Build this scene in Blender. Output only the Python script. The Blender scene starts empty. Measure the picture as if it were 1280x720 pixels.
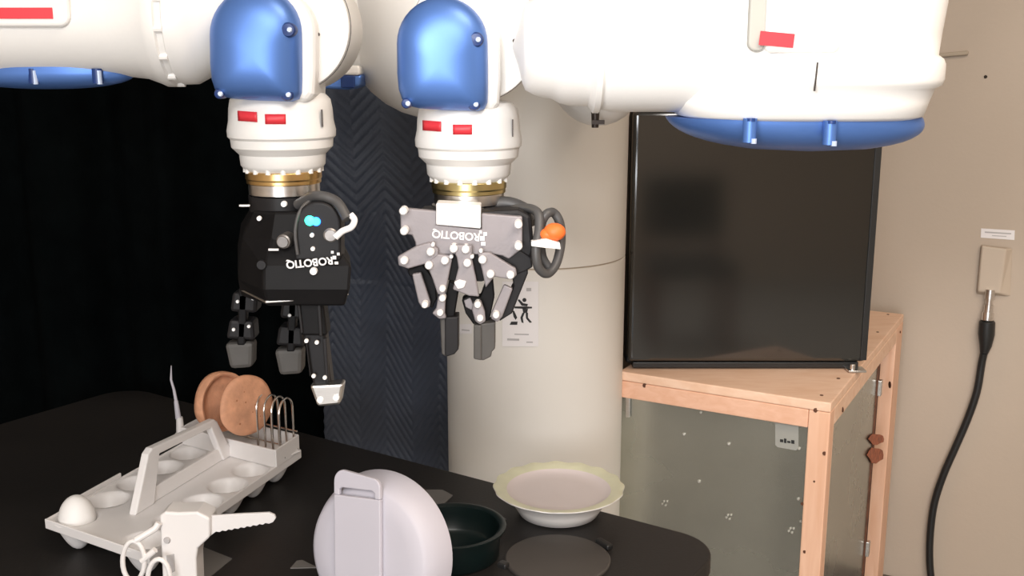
import bpy, bmesh, math, random
from mathutils import Vector, Matrix, noise
random.seed(4)
R = math.radians
scn = bpy.context.scene
col = scn.collection

# ------------------------------------------------------------------ camera
CZ, TILT, F = 1.45, R(12), 1300.0
cam_data = bpy.data.cameras.new('camera')
cam_data.sensor_width = 36.0
cam_data.lens = 36.0 * F / 1280.0
cam_data.clip_start = 0.02
cam = bpy.data.objects.new('camera', cam_data)
cam.location = (0, 0, CZ)
cam.rotation_euler = (R(90) - TILT, 0, 0)
col.objects.link(cam)
scn.camera = cam

# ------------------------------------------------------------------ world, lights, exposure
w = bpy.data.worlds.new('world'); scn.world = w
w.use_nodes = True
w.node_tree.nodes['Background'].inputs[0].default_value = (0.8, 0.85, 1.0, 1)
w.node_tree.nodes['Background'].inputs[1].default_value = 0.15

def area(name, loc, target, size, power, color, shape='RECTANGLE', size_y=None):
    d = bpy.data.lights.new(name, 'AREA')
    d.shape = shape; d.size = size
    if shape == 'RECTANGLE': d.size_y = size_y or size
    d.energy = power; d.color = color
    o = bpy.data.objects.new(name, d)
    o.location = loc
    o.rotation_euler = (Vector(target) - Vector(loc)).to_track_quat('-Z', 'Y').to_euler()
    col.objects.link(o)
    return o

area('ceiling_lamp_light', (0.9, 0.3, 2.80), (0.9, 0.3, 0), 1.0, 14, (1.0, 0.80, 0.62), 'RECTANGLE', 0.5)
area('room_panel_light', (0.3, -1.6, 2.78), (0.2, -0.9, 0), 1.8, 62, (1.0, 0.96, 0.92), 'RECTANGLE', 1.2)
area('front_fill_light', (-0.75, -2.9, 1.45), (-0.75, 1.6, 1.45), 1.5, 50, (0.93, 0.96, 1.0), 'RECTANGLE', 1.5)  # soft fill added behind the camera for brightness and cover highlights, no window
sp = bpy.data.lights.new('arm_spot_light', 'SPOT')
sp.energy = 55; sp.spot_size = R(26); sp.spot_blend = 0.8; sp.shadow_soft_size = 0.16; sp.color = (1.0, 0.98, 0.97)
spo = bpy.data.objects.new('arm_spot_light', sp)
spo.location = (-0.50, -0.35, 1.85)
spo.rotation_euler = (Vector((0.22, 1.13, 1.47)) - Vector(spo.location)).to_track_quat('-Z', 'Y').to_euler()
col.objects.link(spo)

scn.view_settings.view_transform = 'Standard'
scn.view_settings.look = 'None'
scn.view_settings.gamma = 1
scn.view_settings.use_curve_mapping = False
scn.view_settings.exposure = 0.6

# ------------------------------------------------------------------ helpers
def ray(px, py):
    x = (px - 640) / F; y = -(py - 360) / F
    return Vector((x, math.cos(TILT) + y * math.sin(TILT), -math.sin(TILT) + y * math.cos(TILT)))
def at(px, py, Y):
    d = ray(px, py); t = Y / d.y
    return Vector((d.x * t, Y, CZ + d.z * t))
def on(px, py, z):
    d = ray(px, py); t = (z - CZ) / d.z
    return Vector((d.x * t, d.y * t, z))

MATS = {}
def mat(name, base, rough=0.5, metal=0.0, noise_scale=0, noise_amt=0.0, bump=0.0, bump_scale=60, coat=0.0, emit=None, strength=0, ior=1.5, stretch=None, rough_var=0.0, spec=0.5):
    if name in MATS: return MATS[name]
    m = bpy.data.materials.new(name); m.use_nodes = True
    nt = m.node_tree; b = nt.nodes['Principled BSDF']
    b.inputs['Base Color'].default_value = (*base, 1)
    b.inputs['Roughness'].default_value = rough
    b.inputs['Metallic'].default_value = metal
    b.inputs['IOR'].default_value = ior
    b.inputs['Specular IOR Level'].default_value = spec
    b.inputs['Coat Weight'].default_value = coat
    b.inputs['Coat Roughness'].default_value = 0.12
    tc = nt.nodes.new('ShaderNodeTexCoord'); mp = nt.nodes.new('ShaderNodeMapping')
    nt.links.new(tc.outputs['Object'], mp.inputs['Vector'])
    if stretch: mp.inputs['Scale'].default_value = stretch
    if noise_amt or rough_var:
        n = nt.nodes.new('ShaderNodeTexNoise'); n.inputs['Scale'].default_value = noise_scale or 5
        n.inputs['Detail'].default_value = 5
        nt.links.new(mp.outputs[0], n.inputs['Vector'])
        cr = nt.nodes.new('ShaderNodeValToRGB')
        lo = tuple(max(0, c * (1 - noise_amt)) for c in base); hi = tuple(min(1, c * (1 + noise_amt)) for c in base)
        cr.color_ramp.elements[0].position = 0.3; cr.color_ramp.elements[1].position = 0.7
        cr.color_ramp.elements[0].color = (*lo, 1); cr.color_ramp.elements[1].color = (*hi, 1)
        nt.links.new(n.outputs['Fac'], cr.inputs['Fac']); nt.links.new(cr.outputs['Color'], b.inputs['Base Color'])
        if rough_var:
            mr = nt.nodes.new('ShaderNodeMapRange')
            mr.inputs['To Min'].default_value = rough - rough_var; mr.inputs['To Max'].default_value = rough + rough_var
            nt.links.new(n.outputs['Fac'], mr.inputs['Value']); nt.links.new(mr.outputs[0], b.inputs['Roughness'])
    if bump:
        n2 = nt.nodes.new('ShaderNodeTexNoise'); n2.inputs['Scale'].default_value = bump_scale
        nt.links.new(mp.outputs[0], n2.inputs['Vector'])
        bp = nt.nodes.new('ShaderNodeBump'); bp.inputs['Strength'].default_value = bump; bp.inputs['Distance'].default_value = 0.002
        nt.links.new(n2.outputs['Fac'], bp.inputs['Height']); nt.links.new(bp.outputs[0], b.inputs['Normal'])
    if emit:
        b.inputs['Emission Color'].default_value = (*emit, 1); b.inputs['Emission Strength'].default_value = strength
    MATS[name] = m
    return m

ROBOT = mat('robot_cream_paint', (0.80, 0.785, 0.76), 0.38, noise_scale=3, noise_amt=0.02, bump=0.05, bump_scale=200)
COLUMN = mat('column_cream_paint', (0.76, 0.73, 0.68), 0.5, noise_scale=2, noise_amt=0.03)
BLUE = mat('blue_cover_plastic', (0.10, 0.215, 0.56), 0.40, metal=0.55, noise_scale=8, noise_amt=0.04)
BLUE_D = mat('blue_pocket_plastic', (0.008, 0.035, 0.16), 0.4, noise_scale=8, noise_amt=0.04)
BLUE_L = mat('screw_zinc_blue', (0.55, 0.65, 0.85), 0.3, metal=0.4, noise_scale=20, noise_amt=0.05)
RED = mat('red_label_film', (0.72, 0.035, 0.05), 0.45, noise_scale=20, noise_amt=0.06)
STEEL = mat('machined_steel', (0.72, 0.70, 0.68), 0.28, metal=1, noise_scale=30, noise_amt=0.08, stretch=(1, 1, 6))
BRASS = mat('brass_adapter', (0.70, 0.47, 0.20), 0.3, metal=1, noise_scale=30, noise_amt=0.1)
BRASS2 = mat('olive_brass_adapter', (0.60, 0.50, 0.24), 0.3, metal=1, noise_scale=30, noise_amt=0.1)
BLACK = mat('gripper_black_anodised', (0.007, 0.0065, 0.007), 0.5, spec=0.16, noise_scale=30, noise_amt=0.15)
BLACK2 = mat('gripper_black_satin', (0.014, 0.013, 0.014), 0.45, spec=0.25, noise_scale=30, noise_amt=0.1)
GREYP = mat('gripper_grey_plate', (0.27, 0.245, 0.255), 0.42, metal=0.1, noise_scale=40, noise_amt=0.05, bump=0.1, bump_scale=300)
PADG = mat('finger_pad_rubber', (0.075, 0.07, 0.065), 0.6, noise_scale=40, noise_amt=0.1)
WHITEB = mat('white_bolt', (0.92, 0.91, 0.90), 0.3, noise_scale=40, noise_amt=0.03)
WHITEINK = mat('white_ink', (0.85, 0.84, 0.85), 0.5, noise_scale=40, noise_amt=0.03)
LED = mat('green_led', (0.1, 0.9, 0.8), 0.4, emit=(0.02, 0.90, 0.50), strength=3)
LEDB = mat('blue_led', (0.05, 0.2, 0.9), 0.4, emit=(0.01, 0.16, 1.0), strength=5)
CABLE = mat('grey_cable_jacket', (0.07, 0.068, 0.068), 0.45, noise_scale=40, noise_amt=0.1)
ORANGE = mat('orange_cable_plug', (0.85, 0.17, 0.03), 0.5, noise_scale=30, noise_amt=0.08)
WALLM = mat('beige_wall_paint', (0.49, 0.405, 0.325), 0.75, noise_scale=1.2, noise_amt=0.05, bump=0.15, bump_scale=120)
TRIM = mat('beige_trim_paint', (0.40, 0.33, 0.25), 0.7, noise_scale=3, noise_amt=0.05)
BASEB = mat('vinyl_baseboard', (0.11, 0.085, 0.07), 0.6, noise_scale=3, noise_amt=0.1)
FLOORM = mat('grey_floor_vinyl', (0.30, 0.285, 0.26), 0.45, noise_scale=4, noise_amt=0.12)
CEILM = mat('ceiling_white', (0.7, 0.68, 0.64), 0.8, noise_scale=4, noise_amt=0.03)
CURT = mat('black_curtain_cloth', (0.0016, 0.0024, 0.0026), 0.95, spec=0.03, noise_scale=20, noise_amt=0.3)
QUILT = mat('navy_quilt_cloth', (0.038, 0.046, 0.066), 0.5, spec=0.35, noise_scale=6, noise_amt=0.25, bump=0.3, bump_scale=200)
TABLE = mat('charcoal_table_laminate', (0.018, 0.016, 0.015), 0.5, spec=0.35, noise_scale=5, noise_amt=0.12, bump=0.1, bump_scale=250)
MATG = mat('grey_rubber_disc', (0.075, 0.066, 0.06), 0.5, noise_scale=12, noise_amt=0.06, spec=0.3)
FRIDGE = mat('black_fridge_gloss', (0.012, 0.012, 0.011), 0.10, ior=1.9, noise_scale=3, noise_amt=0.1)
FRIDGE2 = mat('black_fridge_side', (0.015, 0.015, 0.015), 0.4, noise_scale=30, noise_amt=0.1)
GALV = mat('galvanised_sheet', (0.52, 0.53, 0.48), 0.27, metal=0.95, noise_scale=4, noise_amt=0.10, bump=0.05, bump_scale=30, rough_var=0.06)
WHITEP = mat('white_plastic', (0.80, 0.77, 0.755), 0.42, noise_scale=10, noise_amt=0.02)
LIDP = mat('lavender_white_plastic', (0.55, 0.53, 0.59), 0.5, noise_scale=10, noise_amt=0.02)
EGGM = mat('white_eggshell', (0.87, 0.85, 0.83), 0.5, noise_scale=40, noise_amt=0.02, bump=0.05, bump_scale=400)
BISC = mat('tan_biscuit', (0.68, 0.34, 0.20), 0.7, noise_scale=35, noise_amt=0.22, bump=0.5, bump_scale=120)
BISC_IN = mat('brown_biscuit_inside', (0.45, 0.18, 0.085), 0.8, noise_scale=30, noise_amt=0.2, bump=0.6, bump_scale=100)
POT = mat('dark_green_enamel', (0.003, 0.010, 0.010), 0.35, noise_scale=20, noise_amt=0.1)
CHROME = mat('chrome_wire', (0.75, 0.70, 0.65), 0.2, metal=1, noise_scale=20, noise_amt=0.05)
PAPER = mat('white_paper', (0.80, 0.77, 0.77), 0.7, noise_scale=10, noise_amt=0.03)
GCARD = mat('grey_card', (0.16, 0.15, 0.14), 0.6, noise_scale=10, noise_amt=0.08)
INK = mat('black_ink', (0.02, 0.02, 0.02), 0.7, noise_scale=10, noise_amt=0.1)
INKG = mat('grey_ink', (0.45, 0.43, 0.43), 0.7, noise_scale=10, noise_amt=0.1)
OUTLET = mat('beige_outlet_plastic', (0.52, 0.43, 0.34), 0.55, noise_scale=10, noise_amt=0.04)
YELLOW = mat('yellow_rim_glaze', (0.78, 0.76, 0.54), 0.35, noise_scale=14, noise_amt=0.1)
BOWLM = mat('white_bowl_glaze', (0.80, 0.76, 0.72), 0.35, noise_scale=10, noise_amt=0.02)
BOWLIN = mat('pink_white_glaze', (0.80, 0.70, 0.68), 0.4, noise_scale=10, noise_amt=0.02)
KNOT = mat('dark_wood_knot', (0.10, 0.035, 0.015), 0.7, noise_scale=60, noise_amt=0.3)
DARKSCREW = mat('dark_screw', (0.05, 0.04, 0.035), 0.4, metal=0.6, noise_scale=60, noise_amt=0.1)
LAMPW = mat('lamp_diffuser', (0.9, 0.9, 0.85), 0.5, emit=(1, 0.86, 0.7), strength=3)

def wood_mat(name, base, sc):
    m = bpy.data.materials.new(name); m.use_nodes = True
    nt = m.node_tree; b = nt.nodes['Principled BSDF']; b.inputs['Roughness'].default_value = 0.55
    tc = nt.nodes.new('ShaderNodeTexCoord'); mp = nt.nodes.new('ShaderNodeMapping'); mp.inputs['Scale'].default_value = sc
    n = nt.nodes.new('ShaderNodeTexNoise'); n.inputs['Scale'].default_value = 6; n.inputs['Detail'].default_value = 6; n.inputs['Distortion'].default_value = 0.6
    cr = nt.nodes.new('ShaderNodeValToRGB')
    cr.color_ramp.elements[0].position = 0.3; cr.color_ramp.elements[1].position = 0.7
    cr.color_ramp.elements[0].color = (base[0]*0.90, base[1]*0.82, base[2]*0.75, 1); cr.color_ramp.elements[1].color = (*base, 1)
    nt.links.new(tc.outputs['Object'], mp.inputs[0]); nt.links.new(mp.outputs[0], n.inputs['Vector'])
    nt.links.new(n.outputs['Fac'], cr.inputs['Fac']); nt.links.new(cr.outputs['Color'], b.inputs['Base Color'])
    return m
PINE_V = wood_mat('pine_vertical_grain', (0.86, 0.55, 0.39), (12, 12, 1))
PINE_H = wood_mat('pine_horizontal_grain', (0.84, 0.52, 0.37), (1.5, 12, 14))
PINE_T = wood_mat('pine_top_board', (0.88, 0.62, 0.46), (2, 10, 10))

WL = {}     # world location of each object (no parent is rotated)
def tag(o, label=None, cat=None, group=None, kind=None):
    if label: o['label'] = label
    if cat: o['category'] = cat
    if group: o['group'] = group
    if kind: o['kind'] = kind
    return o
def empty(name, loc, label, cat, group=None):
    o = bpy.data.objects.new(name, None); o.empty_display_size = 0.05
    col.objects.link(o); o.location = loc; WL[o.name] = Vector(loc)
    return tag(o, label, cat, group)

class MB:
    def __init__(s): s.v = []; s.f = []; s.sm = []
    def add(s, vs, fs, smooth=False):
        k = len(s.v); s.v += [Vector(p) for p in vs]
        s.f += [tuple(i + k for i in f) for f in fs]; s.sm += [smooth] * len(fs)
        return s
    def box(s, c, size, M=None):
        hx, hy, hz = size[0]/2, size[1]/2, size[2]/2
        vs = [Vector((x, y, z)) for x in (-hx, hx) for y in (-hy, hy) for z in (-hz, hz)]
        if M: vs = [M @ p for p in vs]
        vs = [p + Vector(c) for p in vs]
        return s.add(vs, [(0,1,3,2),(4,6,7,5),(0,4,5,1),(2,3,7,6),(0,2,6,4),(1,5,7,3)])
    def prism(s, pts, off):      # pts: 3D loop, off: extrusion vector
        n = len(pts); off = Vector(off); pts = [Vector(p) for p in pts]
        vs = pts + [p + off for p in pts]
        fs = [tuple(range(n)), tuple(range(2*n-1, n-1, -1))] + [(i, i+n, (i+1) % n + n, (i+1) % n) for i in range(n)]
        return s.add(vs, fs)
    def lathe(s, prof, origin, axis='Z', n=48, M=None, smooth=True):   # prof: (r, h)
        vs = []; fs = []
        for r, h in prof:
            for i in range(n):
                a = 2*math.pi*i/n; c, d = r*math.cos(a), r*math.sin(a)
                p = Vector((c, d, h)) if axis == 'Z' else (Vector((h, c, d)) if axis == 'X' else Vector((d, h, c)))
                if M: p = M @ p
                vs.append(p + Vector(origin))
        for j in range(len(prof)-1):
            for i in range(n):
                fs.append((j*n+i, j*n+(i+1) % n, (j+1)*n+(i+1) % n, (j+1)*n+i))
        if prof[0][0] > 1e-5: fs.append(tuple(range(n))[::-1])
        if prof[-1][0] > 1e-5: fs.append(tuple((len(prof)-1)*n+i for i in range(n)))
        return s.add(vs, fs, smooth)
    def loft(s, secs, cap=True, smooth=False):
        n = len(secs[0]); vs = [p for sec in secs for p in sec]; fs = []
        for j in range(len(secs)-1):
            for i in range(n): fs.append((j*n+i, j*n+(i+1) % n, (j+1)*n+(i+1) % n, (j+1)*n+i))
        if cap: fs += [tuple(range(n))[::-1], tuple((len(secs)-1)*n+i for i in range(n))]
        return s.add(vs, fs, smooth)
    def tube(s, path, r, n=10, closed=False):
        path = [Vector(p) for p in path]; m = len(path); secs = []
        up = Vector((0.13, 0.31, 0.94)).normalized(); prev = None
        for i, p in enumerate(path):
            a = path[(i-1) % m] if (closed or i > 0) else p
            b = path[(i+1) % m] if (closed or i < m-1) else p
            t = (b - a).normalized()
            e = (prev if prev is not None else up); e = (e - t*e.dot(t)).normalized(); prev = e
            g = t.cross(e); rr = r[i] if isinstance(r, (list, tuple)) else r
            secs.append([p + (e*math.cos(2*math.pi*k/n) + g*math.sin(2*math.pi*k/n))*rr for k in range(n)])
        if closed: secs.append(secs[0]); return s.loft(secs, False, True)
        return s.loft(secs, True, True)
    def dome(s, outline, center, normal, H, p=2.5, rings=10, back=0.0):  # outline: 3D loop in a plane
        n = len(outline); c = Vector(center); nn = Vector(normal); vs = []; fs = []
        ss = [math.sin(math.pi/2*(k/rings)) for k in range(rings, 0, -1)]
        if back: ss = [1.0] + ss
        for k, sc in enumerate(ss):
            h = H*(max(0, 1 - sc**p))**(1/p)
            if back and k == 0: h = -back
            for q in outline: vs.append(c + (Vector(q)-c)*sc + nn*h)
        vs.append(c + nn*H); L = len(ss)
        for j in range(L-1):
            for i in range(n): fs.append((j*n+i, j*n+(i+1) % n, (j+1)*n+(i+1) % n, (j+1)*n+i))
        for i in range(n): fs.append(((L-1)*n+i, (L-1)*n+(i+1) % n, L*n))
        fs.append(tuple(range(n))[::-1])
        return s.add(vs, fs, True)
    def build(s, name, m, parent=None, origin=None, bevel=0, seg=2, label=None, solid=0, cat=None, group=None, kind=None, sub=0, angle=35, catmull=False):
        P = WL[parent.name] if parent is not None else Vector((0, 0, 0))
        if origin is not None: O = Vector(origin)
        elif parent is not None: O = P.copy()
        else:
            lo = [min(v[i] for v in s.v) for i in range(3)]; hi = [max(v[i] for v in s.v) for i in range(3)]
            O = Vector(((lo[0]+hi[0])/2, (lo[1]+hi[1])/2, lo[2]))
        me = bpy.data.meshes.new(name)
        me.from_pydata([tuple(v - O) for v in s.v], [], s.f)
        me.validate()
        bm = bmesh.new(); bm.from_mesh(me); bmesh.ops.recalc_face_normals(bm, faces=bm.faces); bm.to_mesh(me); bm.free()
        if len(me.polygons) == len(s.sm):
            for pl, q in zip(me.polygons, s.sm): pl.use_smooth = q
        if any(s.sm):
            for pl in me.polygons: pl.use_smooth = True
            try: me.set_sharp_from_angle(angle=R(angle))
            except Exception: pass
        me.materials.append(m)
        o = bpy.data.objects.new(name, me); col.objects.link(o)
        if parent is not None: o.parent = parent
        o.location = O - P; WL[o.name] = O
        if solid:
            md = o.modifiers.new('solid', 'SOLIDIFY'); md.thickness = solid; md.offset = -1
        if bevel:
            md = o.modifiers.new('bevel', 'BEVEL'); md.width = bevel; md.segments = seg; md.limit_method = 'ANGLE'; md.angle_limit = R(40)
            md.harden_normals = False
        if sub:
            md = o.modifiers.new('sub', 'SUBSURF'); md.levels = sub; md.render_levels = sub
            if not catmull: md.subdivision_type = 'SIMPLE'
        return tag(o, label, cat, group, kind)

def inst(src, loc, parent, label=None, scale=None, rot=None):
    o = src.copy(); col.objects.link(o); P = WL[parent.name] if parent is not None else Vector((0,0,0))
    o.parent = parent; o.location = Vector(loc) - P; WL[o.name] = Vector(loc)
    for k in ('label',):
        if k in o: del o[k]
    if label: o['label'] = label
    if scale: o.scale = (scale,)*3
    return o

def text_part(name, body, size, origin, ex, ey, m, parent, depth=0.0006, label=None):
    cu = bpy.data.curves.new(name, 'FONT'); cu.body = body; cu.size = size; cu.extrude = depth
    cu.align_x = 'CENTER'; cu.align_y = 'CENTER'
    if body == 'ROBOTIQ': cu.offset = 0.00028
    t = bpy.data.objects.new('tmp', cu); col.objects.link(t)
    dg = bpy.context.evaluated_depsgraph_get(); dg.update()
    me = bpy.data.meshes.new_from_object(t.evaluated_get(dg))
    bpy.data.objects.remove(t); bpy.data.curves.remove(cu)
    ex = Vector(ex).normalized(); ey = Vector(ey).normalized(); ez = ex.cross(ey)
    P = WL[parent.name]; O = Vector(origin)
    for v in me.vertices: v.co = ex*v.co.x + ey*v.co.y + ez*v.co.z
    me.materials.clear(); me.materials.append(m)
    o = bpy.data.objects.new(name, me); col.objects.link(o); o.parent = parent; o.location = O - P; WL[o.name] = O
    return tag(o, label)

def spline(pts, n=8):
    pts = [Vector(p) for p in pts]; out = []
    for i in range(len(pts)-1):
        p0 = pts[max(i-1, 0)]; p1 = pts[i]; p2 = pts[i+1]; p3 = pts[min(i+2, len(pts)-1)]
        for k in range(n):
            t = k/n
            out.append(0.5*((2*p1) + (p2-p0)*t + (2*p0-5*p1+4*p2-p3)*t*t + (3*p1-p0-3*p2+p3)*t**3))
    out.append(pts[-1]); return out

def rrect(x0, x1, z0, z1, r, n=6):
    out = []
    for cx, cz, a0 in ((x1-r, z1-r, 0), (x0+r, z1-r, 90), (x0+r, z0+r, 180), (x1-r, z0+r, 270)):
        for k in range(n+1):
            a = R(a0 + 90*k/n); out.append((cx + r*math.cos(a), cz + r*math.sin(a)))
    return out

# ================================================================== SETTING
DW = Vector((0.88, -0.475, 0)).normalized()      # direction of the visible wall
NW = Vector((-DW.y, DW.x, 0))                     # pointing away (behind the wall)
if NW.y < 0: NW = -NW
W0 = Vector((1.0, 2.50, 0))
def onwall(px, py, off=0.0):
    d = ray(px, py); n = -NW; p0 = W0 + n*off - Vector((0, 0, CZ))
    t = p0.dot(n)/d.dot(n)
    return Vector((0, 0, CZ)) + d*t
def wallframe(px, py, off=0.0): return onwall(px, py, off)

MB().box((0, 0.5, -0.05), (9, 9, 0.1)).build('floor', FLOORM, kind='structure')
MB().box((0, 0.5, 2.95), (9, 9, 0.1)).build('ceiling', CEILM, kind='structure')
a = W0 - DW*4.2; b = W0 + DW*1.9
MB().prism([a, b, b + NW*0.1, a + NW*0.1], (0, 0, 2.9)).build('wall_back', WALLM, kind='structure')
MB().box((b.x + 0.05, -0.75, 1.45), (0.1, 4.9, 2.9)).build('wall_right', WALLM, kind='structure')
MB().box((-2.75, 0.5, 1.45), (0.1, 8, 2.9)).build('wall_left', WALLM, kind='structure')
MB().box((0, -3.2, 1.45), (6, 0.1, 2.9)).build('wall_front', WALLM, kind='structure')
MB().prism([a - NW*0.002, b - NW*0.002, b - NW*0.014, a - NW*0.014], (0, 0, 0.15)).build('baseboard_back', BASEB, kind='structure', bevel=0.003)
# short ledge line on the wall, running left behind the arm
p = onwall(1211, 63.5); q = onwall(1140, 69.5)
MB().prism([p, q, q - NW*0.012, p - NW*0.012], (0, 0, -0.009)).build('trim_1', TRIM, kind='structure', bevel=0.002)
# tiny wall fixing
p = onwall(1232, 96)
MB().lathe([(0.0, -0.003), (0.003, -0.003), (0.004, 0.0)], p, 'Y', 12).build('wall_screw', DARKSCREW, cat='screw', label='tiny dark screw head on the beige wall above the outlet')

# black curtain
def cloth(name, x0, x1, z0, z1, Y, nx, nz, fn, m, **kw):
    mb = MB(); vs = []; fs = []
    for j in range(nz+1):
        for i in range(nx+1):
            x = x0 + (x1-x0)*i/nx; z = z0 + (z1-z0)*j/nz
            dx, dy = fn(x, z); vs.append((x+dx, Y+dy, z))
    for j in range(nz):
        for i in range(nx):
            a = j*(nx+1)+i; fs.append((a, a+1, a+nx+2, a+nx+1))
    mb.add(vs, fs, True)
    return mb.build(name, m, solid=0.004, angle=80, **kw)
cloth('black_curtain', -2.45, -0.30, 0.01, 2.5, 2.33, 200, 8,
      lambda x, z: (0, 0.035*math.sin(x*26) + 0.012*math.sin(x*61+1)), CURT, cat='curtain',
      label='black cloth curtain hanging behind the left arm and the table')
def qf(x, z):
    t = ((x + 0.45) % 0.12)/0.12
    zig = abs(t-0.5)*2
    s = (z*1.0 + zig*0.10*(0.6 if z > 1.15 else 1))/0.024
    h = 0.0042*(abs(math.sin(math.pi*s))**0.6) if z < 1.7 else 0.0036*abs(math.sin(math.pi*s))
    h *= 0.55 + 0.45*max(0, min(1, (1.35 - z)/0.3))
    fold = 0.028*math.sin(x*15 + 0.6*math.sin(z*3.1)) + 0.010*noise.noise(Vector((x*8, z*5, 0)))
    fold += 0.022*math.sin((x*0.8 + z*0.5)*11)*(1 if z > 1.0 else 0.7)
    return (0.006*math.sin(z*7), fold - h + 0.5*max(0, -0.36-x)**1.2)
cloth('quilted_blanket', -0.41, -0.095, 0.02, 2.3, 2.16, 110, 560, qf, QUILT, cat='blanket',
      label='dark navy quilted moving blanket hanging between the black curtain and the robot column')
# rail that carries the cloths
rl = empty('curtain_rail', (-1.2, 2.25, 0), 'steel rail above the picture that carries the curtain and blanket', 'rail')
MB().tube([(-2.5, 2.33, 2.5), (0.05, 2.33, 2.5)], 0.014).build('rail_pipe', STEEL, rl)
for x in (-2.5, -0.28):
    MB().tube([(x, 2.42, 0.0), (x, 2.42, 2.51)], 0.014).build('rail_post', STEEL, rl)

# ================================================================== ROBOT
rb = empty('dual_arm_robot', (0.045, 1.97, 0), 'cream dual-arm industrial robot with a round column and blue covers on its wrists and elbows', 'robot')
cx, cy = 0.045, 1.97
colm = MB().lathe([(0.185, 0), (0.185, 0.03), (0.172, 0.04), (0.172, 1.0995)], (cx, cy, 0), n=96).build('column', COLUMN, rb, bevel=0.002)
MB().lathe([(0.1695, 1.0985), (0.1695, 1.1025)], (cx, cy, 0), n=96).build('column_seam', TRIM, rb)
MB().lathe([(0.172, 1.1025), (0.173, 1.36), (0.182, 1.41), (0.20, 1.46), (0.205, 1.9), (0.18, 1.98), (0.1, 2.02), (0, 2.02)], (cx, cy, 0), n=96).build('torso', COLUMN, rb)

YW = 1.20
S = 1.0/((at(355, 200, YW) - at(354, 200, YW)).length)    # px per metre there

def ellipsoid(mb, c, r, n=28, m=16):
    prof = []
    for k in range(m+1):
        a = -math.pi/2 + math.pi*k/m; prof.append((math.cos(a), math.sin(a)))
    M = Matrix.Diagonal((r[0], r[1], r[2]))
    mb.lathe([(max(p[0], 0.0), p[1]) for p in prof], c, 'Z', n, M)
    return mb
# shoulder lobes
c = at(545, 30, 1.62); mb = MB(); ellipsoid(mb, c, (0.142, 0.15, 0.142)); mb.build('shoulder', ROBOT, rb)
MB().lathe([(0.0, -0.10), (0.115, -0.10), (0.12, -0.08), (0.12, 0.3)], c + Vector((0, 0.05, 0)), 'Y', 40).build('shoulder_joint', ROBOT, rb)
c2 = at(748, 86, 1.60); mb = MB(); ellipsoid(mb, c2, (0.075, 0.09, 0.085)); sh = mb.build('shoulder', ROBOT, rb)
MB().lathe([(0.0, -0.05), (0.07, -0.05), (0.075, -0.03), (0.075, 0.3)], c2 + Vector((0, 0.05, 0.03)), 'Y', 40).build('shoulder_joint', ROBOT, rb)
p = at(744, 149, 1.515)
MB().lathe([(0, -0.012), (0.005, -0.012), (0.006, 0.01), (0, 0.01)], p, 'Z', 12).box(p + Vector((0.004, -0.004, -0.004)), (0.018, 0.008, 0.006)).build('hook_screw', DARKSCREW, rb)
# left upper arm behind the wrist, with the small blue cover under it
c3 = at(425, 30, 1.60)
MB().lathe([(0, -0.20), (0.06, -0.20), (0.078, -0.18), (0.078, 0.02), (0.085, 0.05), (0.085, 0.14), (0, 0.14)], c3, 'X', 40).build('upper_arm', ROBOT, rb)
pa, pb = at(408, 93, 1.56), at(458, 110, 1.56)
mb = MB().prism([(pa.x, 1.52, pa.z), (pb.x, 1.52, pa.z), (pb.x - 0.004, 1.52, pb.z + 0.004), (pb.x - 0.022, 1.52, pb.z - 0.002), (pa.x, 1.52, pb.z)], (0, 0.10, 0))
ce = mb.build('elbow_cover', BLUE, rb, bevel=0.004, seg=3)
MB().box(((pa.x+pb.x)/2 - 0.002, 1.57, pa.z + 0.006), (abs(pb.x-pa.x), 0.11, 0.014)).build('cover_rim', ROBOT, rb, bevel=0.004)
MB().box(((pa.x*0.35+pb.x*0.65), 1.519, (pa.z+pb.z)/2), (0.02, 0.006, 0.018)).build('screw_pocket', BLUE_D, ce, bevel=0.002)

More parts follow.
